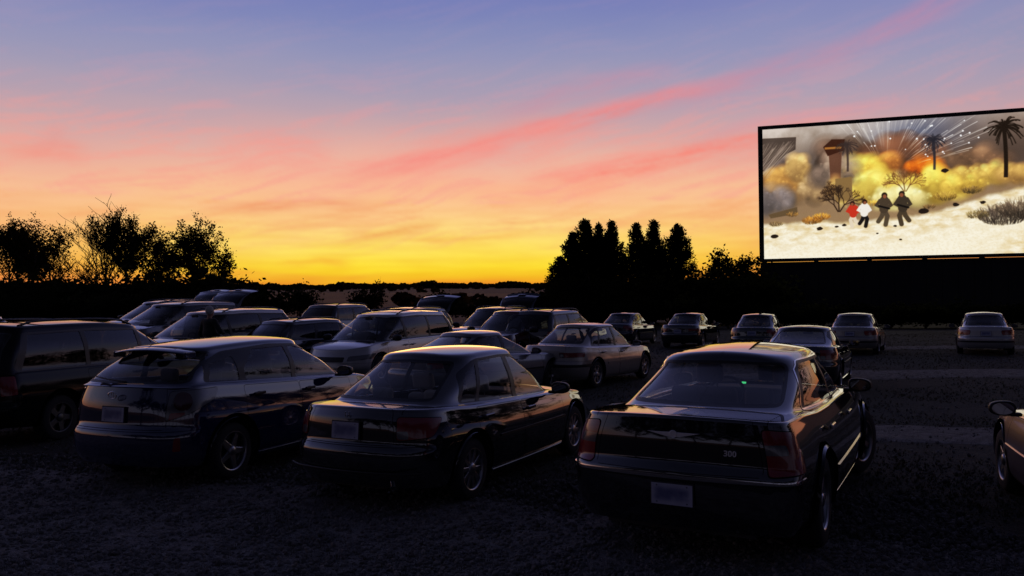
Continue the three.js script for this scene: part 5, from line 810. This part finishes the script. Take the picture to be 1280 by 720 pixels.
  // palms, bare trees, scrub, rocks
  const palm = (px, py, h, s, col) => { x.strokeStyle = col; x.lineWidth = s * 0.2; x.beginPath(); x.moveTo(px + s * 0.05, py + h); x.quadraticCurveTo(px + s * 0.12, py + h * 0.5, px, py); x.stroke(); for (let i = 0; i < 44; i++) { const an = i / 44 * 6.3 + r() * 0.4, l = s * (0.45 + 0.65 * r()); x.lineWidth = s * (0.035 + 0.04 * r()); x.beginPath(); x.moveTo(px, py); x.quadraticCurveTo(px + Math.cos(an) * l * 0.6, py + Math.sin(an) * l * 0.5 - s * 0.15, px + Math.cos(an) * l, py + Math.sin(an) * l * 0.8 + s * 0.28); x.stroke(); } };
  palm(A(0.94), B(0.1), B(0.36), 96, '#2c2118'); palm(A(0.68), B(0.16), B(0.22), 64, 'rgba(52,50,58,0.85)'); palm(A(0.345), B(0.16), B(0.2), 56, 'rgba(70,58,54,0.8)');
  const twig = (px, py, an, l, w, col) => { if (l < 5) return; const qx = px + Math.cos(an) * l, qy = py + Math.sin(an) * l; x.strokeStyle = col; x.lineWidth = w; x.beginPath(); x.moveTo(px, py); x.lineTo(qx, qy); x.stroke(); const n = 2 + (r() < 0.6 ? 1 : 0); for (let i = 0; i < n; i++) twig(qx, qy, an + (r() - 0.5) * 1.5, l * (0.6 + 0.22 * r()), Math.max(0.8, w * 0.66), col); };
  const twigs = (px, py, s, col) => { for (let i = 0; i < 3; i++) twig(px + (i - 1) * 4, py, -Math.PI / 2 + (i - 1) * 0.5 + (r() - 0.5) * 0.3, s * 0.3, 6, col); };
  const bush = (px, py, s, col, n) => { for (let i = 0; i < n * 2; i++) { const q = r() * 6.3, d = Math.sqrt(r()), bx = px + Math.cos(q) * d * s * 0.75, by = py - s * 0.18 + Math.sin(q) * d * s * 0.3, k = 0.55 + 0.7 * r() - 0.35 * Math.sin(q) * d, an = -Math.PI / 2 + (bx - px) / s * 0.9 + (r() - 0.5) * 0.8, l = s * (0.08 + 0.2 * r()); x.strokeStyle = `rgba(${col.map((z) => clamp(z * k, 0, 255) | 0).join()},0.6)`; x.lineWidth = 1.2 + 1.8 * r(); x.beginPath(); x.moveTo(bx, by); x.lineTo(bx + Math.cos(an) * l, by + Math.sin(an) * l); x.stroke(); } };
  x.fillStyle = '#86704c'; x.beginPath(); x.moveTo(A(0.297), B(0.41)); x.lineTo(A(0.362), B(0.4)); x.lineTo(A(0.366), B(0.56)); x.lineTo(A(0.33), B(0.6)); x.lineTo(A(0.296), B(0.58)); x.fill(); puff(A(0.33), B(0.59), 34, [232, 196, 120], 0.3, 12); twigs(A(0.31), B(0.66), 150, '#3a2a1e'); twigs(A(0.57), B(0.53), 130, 'rgba(92,62,40,0.7)'); puff(A(0.57), B(0.42), 50, [120, 86, 52], 0.16, 20);
  x.fillStyle = '#6b5a42'; x.beginPath(); x.moveTo(A(0.02), B(0.66)); x.lineTo(A(0.14), B(0.61)); x.lineTo(A(0.142), B(0.66)); x.lineTo(A(0.03), B(0.69)); x.fill();
  for (const [a, v, s, col, n] of [[0.2, 0.74, 66, [176, 124, 56], 170], [0.24, 0.71, 56, [206, 146, 66], 130], [0.93, 0.78, 150, [88, 76, 66], 460], [1.0, 0.74, 150, [100, 86, 72], 420], [0.84, 0.74, 70, [120, 104, 70], 120], [0.72, 0.6, 70, [168, 138, 74], 150], [0.82, 0.56, 60, [120, 100, 64], 120], [0.05, 0.75, 44, [120, 100, 70], 80], [0.12, 0.68, 40, [160, 124, 70], 70], [0.66, 0.66, 40, [130, 104, 66], 70], [1.12, 0.8, 130, [110, 92, 70], 260], [1.2, 0.6, 90, [130, 108, 70], 160], [0.45, 0.62, 46, [214, 164, 80], 90]]) bush(A(a), B(v), s, col, n);
  for (const [a, v, s] of [[0.045, 0.83, 22], [0.23, 0.78, 18], [0.64, 0.68, 26], [0.76, 0.64, 18], [0.86, 0.63, 16], [0.46, 0.83, 7], [0.33, 0.76, 14], [0.3, 0.77, 10], [0.53, 0.78, 10], [0.72, 0.39, 22], [0.55, 0.88, 8]]) { x.fillStyle = '#2e241e'; x.beginPath(); for (let k = 0; k < 9; k++) { const an = k / 9 * 6.3, q = s * (0.7 + 0.45 * r()); x.lineTo(A(a) + Math.cos(an) * q, B(v) + Math.sin(an) * q * 0.6); } x.fill(); }
  // running figures
  const figure = (a, v, h, top, legs, lean, gear) => { const px = A(a), py = B(v), u = h / 7.5; x.lineCap = 'round'; const seg = (pts, w, col) => { x.strokeStyle = col; x.lineWidth = w; x.beginPath(); pts.forEach(([dx, dy], i) => i ? x.lineTo(px + dx * u, py + dy * u) : x.moveTo(px + dx * u, py + dy * u)); x.stroke(); };
    seg([[0, -3.8], [0.7 * lean, -2.2], [0.3 * lean, -0.2]], u * 0.95, legs); seg([[0, -3.8], [-0.5 * lean, -2.1], [-1.2 * lean, -1.0]], u * 0.95, legs); seg([[0, -3.8], [0.1 * lean, -5.9]], u * 1.9, top); seg([[-0.8, -5.9], [-1.5, -4.8], [-0.5, -4.2]], u * 0.7, top); seg([[0.9, -5.9], [1.5, -4.7], [0.7, -4.1]], u * 0.7, top); if (gear) seg([[-1, -4.6], [1.1, -3.9]], u * 0.4, '#1d1815');
    x.fillStyle = gear ? '#3a3024' : '#3a221a'; x.beginPath(); x.ellipse(px + 0.15 * lean * u, py - 7 * u, u * 0.62, u * 0.7, 0, 0, 7); x.fill(); x.fillStyle = '#8c5e44'; x.beginPath(); x.ellipse(px + 0.2 * lean * u, py - 6.75 * u, u * 0.4, u * 0.45, 0, 0, 7); x.fill(); };
  figure(0.366, 0.78, 146, '#b8412c', '#d8c7ae', -1, false); figure(0.41, 0.78, 152, '#e9e0d4', '#241f1e', 1, false); figure(0.487, 0.775, 182, '#54483a', '#5c5040', 1, true); figure(0.56, 0.775, 186, '#4a4034', '#544838', -1, true);
  { const soft = document.createElement('canvas'); soft.width = Wp; soft.height = Hp; const y = soft.getContext('2d'); y.filter = 'blur(1.6px)'; y.drawImage(c, 0, 0); const d = y.getImageData(0, 0, Wp, Hp), q = d.data; for (let i = 0; i < q.length; i += 4) { const n = (r() - 0.5) * 14; for (let k = 0; k < 3; k++) { const v = q[i + k] / 255; q[i + k] = clamp((v + 0.22 * (v - 0.5) * (1 - Math.abs(2 * v - 1)) * 2) * 255 + n, 0, 255); } } x.putImageData(d, 0, 0); }
  const tex = new THREE.CanvasTexture(c); tex.colorSpace = THREE.SRGBColorSpace;
  const img = part('screen_picture', new THREE.PlaneGeometry(Wd - 0.7, Hs - 0.55).translate(Wd / 2, y0 + Hs / 2 + 0.0, 0.02), new THREE.MeshStandardMaterial({ color: 0x000000, roughness: 0.9, emissive: 0xffffff, emissiveMap: tex, emissiveIntensity: 1.0 }), t);
  const black = std(C(0.012, 0.012, 0.013), 0.8);
  part('screen_backing', box(Wd - 0.1, Hs - 0.1, 0.3, Wd / 2, y0 + Hs / 2, -0.16), black, t);
  for (const [n, w, h, px, py] of [['frame_bar', Wd + 0.1, 0.3, Wd / 2, y1 - 0.15], ['frame_bar', Wd + 0.1, 0.26, Wd / 2, y0 + 0.13], ['frame_bar', 0.34, Hs - 0.562, 0.12, y0 + Hs / 2 - 0.02], ['frame_bar', 0.34, Hs - 0.562, Wd - 0.12, y0 + Hs / 2 - 0.02]]) part(n, box(w, h, 0.5, px, py, -0.08), black, t);
  for (let i = 0; i < 7; i++) part('support_post', box(0.35, y1 - 0.4, 0.4, 0.4 + i * (Wd - 0.8) / 6, (y1 - 0.4) / 2 - 0.1, -0.6), black, t);
  for (let i = 0; i < 22; i++) part('wall_panel', box(Wd / 22 - 0.02, y0 - 0.02, 0.06, (i + 0.5) * Wd / 22, y0 / 2 - 0.03, -0.14 + (i % 2) * 0.012), black, t);
  part('wall_backing', box(Wd - 0.3, y0 + 0.1, 0.05, Wd / 2, y0 / 2 - 0.08, -0.26), black, t);
  RectAreaLightUniformsLib.init();
  const glow = new THREE.RectAreaLight(new THREE.Color(1, 0.86, 0.68), 0.1, Wd - 1, Hs - 1); glow.position.set(Wd / 2, y0 + Hs / 2, 0.06); glow.rotation.y = Math.PI; glow.name = 'screen_glow'; t.add(glow);
}
// ------------------------------------------------------------------ the parked cars
const models = {}, proto = (n) => models[n] ?? (models[n] = makeCar(specs[n], n));
function park(model, name, label, px, depth, heading, o = {}) {  // px: where its middle stands in the photograph's columns, depth: metres ahead
  const src = proto(model), car = src.clone(); car.name = numbered(name);
  const x = o.x ?? (px - 640) / FPX * depth; car.position.set(x, terrain(x, -depth) + (o.lift ?? 0), -depth); car.rotation.y = Math.PI / 2 - heading * DEG; car.rotation.order = 'YXZ';
  if (o.scale) car.scale.set(...o.scale);
  const p = o.paint, from = src.userData.paint; delete car.userData.paint;
  car.traverse((q) => { if (q.isMesh) { if (p && q.material === from) q.material = p; if (o.dull && q.material === M.alloy) q.material = M.disc; if (o.dull && q.material === M.glass) q.material = M.darkGlass; } if (q.userData.pivot) { delete q.userData.pivot; if (o.open) q.rotation.z = -o.open * DEG; } });
  scene.add(car); return tag(car, label, 'car', 'cars parked in rows before the screen');
}
const silver = paint(0.48, 0.475, 0.48, { metal: 0.5 }), white = paint(0.55, 0.54, 0.53, { metal: 0.0 }), charcoal = paint(0.014, 0.0145, 0.016), maroon = paint(0.06, 0.012, 0.012), grey = paint(0.2, 0.2, 0.21, { metal: 0.5 }), navy = paint(0.012, 0.016, 0.035), mauve = paint(0.34, 0.23, 0.22, { metal: 0.5 }), green = paint(0.012, 0.02, 0.016), taupe = paint(0.36, 0.34, 0.32, { metal: 0.5 });
const big = park('large', 'saloon_car', 'black large saloon with winged badge and chrome bumper strip, front wheels turned', 0, 8.0, 29, { x: 2.39 });
park('compact', 'saloon_car', 'charcoal compact saloon with pale licence plate between its dark red tail lights', 0, 9.36, 26.5, { x: -0.53, paint: paint(0.014, 0.0145, 0.017) });
park('crossover', 'hatchback_car', 'dark blue hatchback with roof spoiler and five spoke wheels', 0, 10.35, 21.5, { x: -3.38 });
park('van', 'minivan', 'black minivan with roof rails beside the blue hatchback', 0, 13.2, 15, { x: -7.0, paint: phys(C(0.006, 0.006, 0.007), { roughness: 0.07, ior: 1.32 }), scale: [1, 0.985, 1], dull: true });
park('executive', 'saloon_car', 'mauve brown saloon with bright trim strip along its doors, beside the gravel lane', 0, 6.5, 20, { x: 5.22, paint: mauve });
park('saloon', 'saloon_car', 'beige older saloon with wide red lamps ahead of the charcoal compact saloon', 0, 19.4, 33, { x: 1.93 });
park('sporty', 'saloon_car', 'grey low saloon ahead of the charcoal compact saloon, next to the beige saloon', 0, 16.9, 40, { x: -0.58, paint: grey });
park('van', 'minivan', 'silver minivan facing backwards with its windscreen and bonnet showing', 480, 21, 205, { lift: 0 });
park('estate', 'estate_car', 'black estate with roof rails ahead of the blue hatchback', 405, 22, 33, {});
park('van', 'minivan', 'white minivan with the pale haired person standing beside it', 268, 21.5, 205, { paint: white });
park('estate', 'estate_car', 'dark estate between the white minivan and the black estate', 305, 25, 25, { paint: charcoal });
park('van', 'minivan', 'pale minivan with raised tailgate closest to the leafy hedge', 203, 31, 205, { paint: silver, open: 98 });
park('van', 'minivan', 'grey minivan with raised tailgate between the pale and white minivans', 219, 26, 205, { paint: grey, open: 98 });
park('van', 'minivan', 'silver grey minivan at the outer end of the row behind the black minivan', -38, 20, 25, { paint: silver });
park('offroad', 'estate_car', 'dark tall car with roof rails behind the black estate', 440, 31, 25, { paint: charcoal });
park('van', 'minivan', 'dark minivan whose raised tailgate shows above the silver minivan', 500, 27.5, 205, { paint: charcoal, open: 100 });
park('offroad', 'utility_car', 'dark tall car with raised tailgate behind the maroon car', 615, 28, 205, { paint: navy, open: 100, scale: [1, 1.04, 1] });
park('offroad', 'utility_car', 'maroon tall car beside the black car with roof rack', 640, 24.5, 205, { paint: maroon });
park('offroad', 'utility_car', 'black tall car with roof rack and pale plate, tail towards the beige saloon', 700, 25.5, 30, {});
park('compact', 'saloon_car', 'dark blue saloon ahead of the beige saloon, next to the black saloon', 785, 36, 27, { paint: navy });
park('saloon', 'saloon_car', 'black saloon parked between the dark blue and dark green saloons', 864, 34, 27, { paint: charcoal });
park('compact', 'saloon_car', 'dark green saloon parked between the black saloon and the grey beige saloon', 950, 30, 25, { paint: green });
park('sporty', 'saloon_car', 'dark low saloon just ahead of the large black saloon', 1008, 18.5, 27, { paint: charcoal });
park('executive', 'saloon_car', 'grey beige saloon by the gravel lane, ahead of the dark low saloon', 1070, 29.5, 29, { paint: taupe });
park('executive', 'saloon_car', 'silver saloon parked alone beside the gravel lane', 1228, 28.8, 28.5, { paint: silver });
{                                                      // a lit dashboard in the large saloon
  const m = part('dashboard_light', rbox(0.01, 0.02, 0.045, 0.004, 0.6, 1.035, -0.22), new THREE.MeshStandardMaterial({ color: 0x000000, emissive: C(0.1, 1, 0.35), emissiveIntensity: 0.8 }), big);
}
// ------------------------------------------------------------------ the person by the white minivan
{
  const cap = (p, a, b, ra, rb) => { const dx = b[0] - a[0], dy = b[1] - a[1], dz = b[2] - a[2], t = clamp(((p[0] - a[0]) * dx + (p[1] - a[1]) * dy + (p[2] - a[2]) * dz) / (dx * dx + dy * dy + dz * dz), 0, 1); return Math.hypot(p[0] - a[0] - dx * t, p[1] - a[1] - dy * t, p[2] - a[2] - dz * t) - lerp(ra, rb, t); };
  const smin = (a, b, k) => { const h = clamp(0.5 + 0.5 * (b - a) / k, 0, 1); return lerp(b, a, h) - k * h * (1 - h); };
  function meshSdf(f, c, half, res) {
    const mc = new MarchingCubes(res, new THREE.MeshBasicMaterial(), false, false, 400000); mc.isolation = 0; let i = 0;
    for (let z = 0; z < res; z++) for (let y = 0; y < res; y++) for (let x = 0; x < res; x++) { const s = 2 / res; mc.field[i++] = -f([c[0] + (x * s - 1) * half, c[1] + (y * s - 1) * half, c[2] + (z * s - 1) * half]); }
    mc.update(); const n = mc.count, P = mc.positionArray.slice(0, n * 3), g = new THREE.BufferGeometry(); for (let k = 0; k < n; k++) { P[k * 3] = P[k * 3] * half + c[0]; P[k * 3 + 1] = P[k * 3 + 1] * half + c[1]; P[k * 3 + 2] = P[k * 3 + 2] * half + c[2]; }
    g.setAttribute('position', new THREE.BufferAttribute(P, 3)); const q = mergeVertices(g, 1e-4); q.computeVertexNormals(); return q;
  }
  // facing +z; the left arm hangs, the right arm is bent across
  const H = 1.86, legs = (p, e) => smin(smin(cap(p, [0.1, 0.95, 0], [0.11, 0.5, 0.02], 0.095 + e, 0.062 + e), cap(p, [0.11, 0.5, 0.02], [0.12, 0.08, -0.02], 0.062 + e, 0.045 + e), 0.03), smin(cap(p, [-0.1, 0.95, 0], [-0.11, 0.5, 0.02], 0.095 + e, 0.062 + e), cap(p, [-0.11, 0.5, 0.02], [-0.13, 0.08, -0.02], 0.062 + e, 0.045 + e), 0.03), 0.02);
  const feet = (p) => Math.min(cap(p, [0.12, 0.045, -0.04], [0.15, 0.035, 0.14], 0.045, 0.035), cap(p, [-0.13, 0.045, -0.04], [-0.16, 0.035, 0.14], 0.045, 0.035));
  const torso = (p, e) => smin(smin(cap([p[0] * 0.78, p[1], p[2]], [0, 0.98, 0], [0, 1.2, 0], 0.125 + e, 0.12 + e), cap([p[0] * 0.7, p[1], p[2]], [0, 1.22, 0], [0, 1.42, -0.01], 0.125 + e, 0.11 + e), 0.06), cap(p, [-0.17, 1.48, -0.01], [0.17, 1.48, -0.01], 0.065 + e, 0.065 + e), 0.07);
  const arms = (p, e) => Math.min(smin(cap(p, [0.2, 1.47, -0.01], [0.31, 1.19, -0.03], 0.055 + e, 0.044 + e), cap(p, [0.31, 1.19, -0.03], [0.3, 0.95, 0.08], 0.044 + e, 0.03 + e), 0.02), smin(cap(p, [-0.2, 1.47, -0.01], [-0.36, 1.24, 0.02], 0.055 + e, 0.044 + e), cap(p, [-0.36, 1.24, 0.02], [-0.2, 1.2, 0.24], 0.044 + e, 0.03 + e), 0.02));
  const head = (p) => { const q = [p[0], p[1], p[2]]; let d = smin(Math.hypot(q[0] / 0.078, (q[1] - 1.74) / 0.112, (q[2] - 0.01) / 0.096) * 0.085 - 0.085, cap(q, [0, 1.66, 0.035], [0, 1.64, 0.05], 0.05, 0.042), 0.04); d = smin(d, cap(q, [0, 1.745, 0.1], [0, 1.715, 0.118], 0.009, 0.015), 0.012); for (const s of [-1, 1]) { d = smin(d, cap(q, [s * 0.078, 1.75, -0.005], [s * 0.082, 1.715, 0], 0.014, 0.01), 0.008); d = Math.max(d, -(Math.hypot(q[0] - s * 0.032, q[1] - 1.748, q[2] - 0.112) - 0.016)); d = Math.min(d, Math.hypot(q[0] - s * 0.031, q[1] - 1.748, q[2] - 0.09) - 0.014); } d = smin(d, cap(q, [-0.02, 1.675, 0.096], [0.02, 1.675, 0.096], 0.008, 0.008), 0.01); return smin(d, cap(q, [0, 1.5, -0.015], [0, 1.64, 0], 0.058, 0.052), 0.03); };
  const handAt = (o, f, s) => (p) => { let d = cap(p, o, [o[0] + f[0] * 0.07, o[1] + f[1] * 0.07, o[2] + f[2] * 0.07], 0.028, 0.03); for (let k = 0; k < 4; k++) { const off = (k - 1.5) * 0.02, l = [0.075, 0.088, 0.082, 0.064][k], b = [o[0] + f[0] * 0.085 + off * s[0], o[1] + f[1] * 0.085 + off * s[1], o[2] + f[2] * 0.085 + off * s[2]], m = [b[0] + f[0] * l * 0.55, b[1] + f[1] * l * 0.55, b[2] + f[2] * l * 0.55 + 0.006]; d = smin(d, Math.min(cap(p, b, m, 0.01, 0.009), cap(p, m, [m[0] + f[0] * l * 0.4 - 0.004, m[1] + f[1] * l * 0.4, m[2] + f[2] * l * 0.4 + 0.018], 0.009, 0.007)), 0.006); } return smin(d, cap(p, [o[0] + f[0] * 0.025 - s[0] * 0.03, o[1] + f[1] * 0.025 - s[1] * 0.03, o[2] + f[2] * 0.025 + 0.01], [o[0] + f[0] * 0.07 - s[0] * 0.055, o[1] + f[1] * 0.07 - s[1] * 0.055, o[2] + f[2] * 0.07 + 0.02], 0.012, 0.009), 0.01); };
  const h1 = [0.3, 0.93, 0.09], h2 = [-0.18, 1.195, 0.25], hands = [meshSdf(handAt(h1, [0, -0.95, 0.3], [0.1, 0, 1]), [0.3, 0.86, 0.1], 0.15, 64), meshSdf(handAt(h2, [0.9, -0.1, 0.42], [0, 1, 0]), [-0.1, 1.19, 0.28], 0.15, 64)];
  const strip = (g) => { const q = g.clone(); q.setAttribute('uv', new THREE.Float32BufferAttribute(new Float32Array(q.attributes.position.count * 2), 2)); return q; };
  const bodyGeo = mergeGeometries([meshSdf((p) => smin(smin(legs(p, -0.012), torso(p, -0.014), 0.05), arms(p, -0.008), 0.03), [0, 0.8, 0], 0.84, 92), meshSdf(head, [0, 1.68, 0.01], 0.2, 76), ...hands].map(strip));
  const pos = ray(262, 19.6), t = thing('person', 'person with pale hair in a dark jacket standing by the white minivan', 'person', [pos[0], pos[1], pos[2]], 2.6);
  part('body', bodyGeo, std(C(0.34, 0.19, 0.14), 0.6), t);
  part('jacket', meshSdf((p) => Math.max(smin(torso(p, 0.012), arms(p, 0.014), 0.04), 0.93 - p[1], p[1] - 1.56), [0, 1.22, 0.02], 0.5, 88), std(C(0.014, 0.016, 0.015), 0.85), t);
  part('trousers', meshSdf((p) => Math.max(smin(legs(p, 0.01), torso(p, 0.002), 0.05), p[1] - 1.03), [0, 0.52, 0], 0.56, 76), std(C(0.03, 0.033, 0.045), 0.9), t);
  part('shoe', meshSdf((p) => Math.max(feet(p), -p[0]), [0.13, 0.06, 0.05], 0.18, 48), std(C(0.02, 0.02, 0.02), 0.6), t); part('shoe', meshSdf((p) => Math.max(feet(p), p[0]), [-0.14, 0.06, 0.05], 0.18, 48), std(C(0.02, 0.02, 0.02), 0.6), t);
  part('hair', meshSdf((p) => Math.max(Math.hypot(p[0] / 0.09, (p[1] - 1.755) / 0.118, (p[2] + 0.005) / 0.105) * 0.095 - 0.095 + 0.004 * n3(p[0] * 60, p[1] * 30, p[2] * 60), Math.min(p[2] - 0.055, 1.8 - p[1]), 1.66 - p[1]), [0, 1.77, 0], 0.17, 64), std(C(0.5, 0.49, 0.48), 0.8), t);
}
renderer.render(scene, camera);
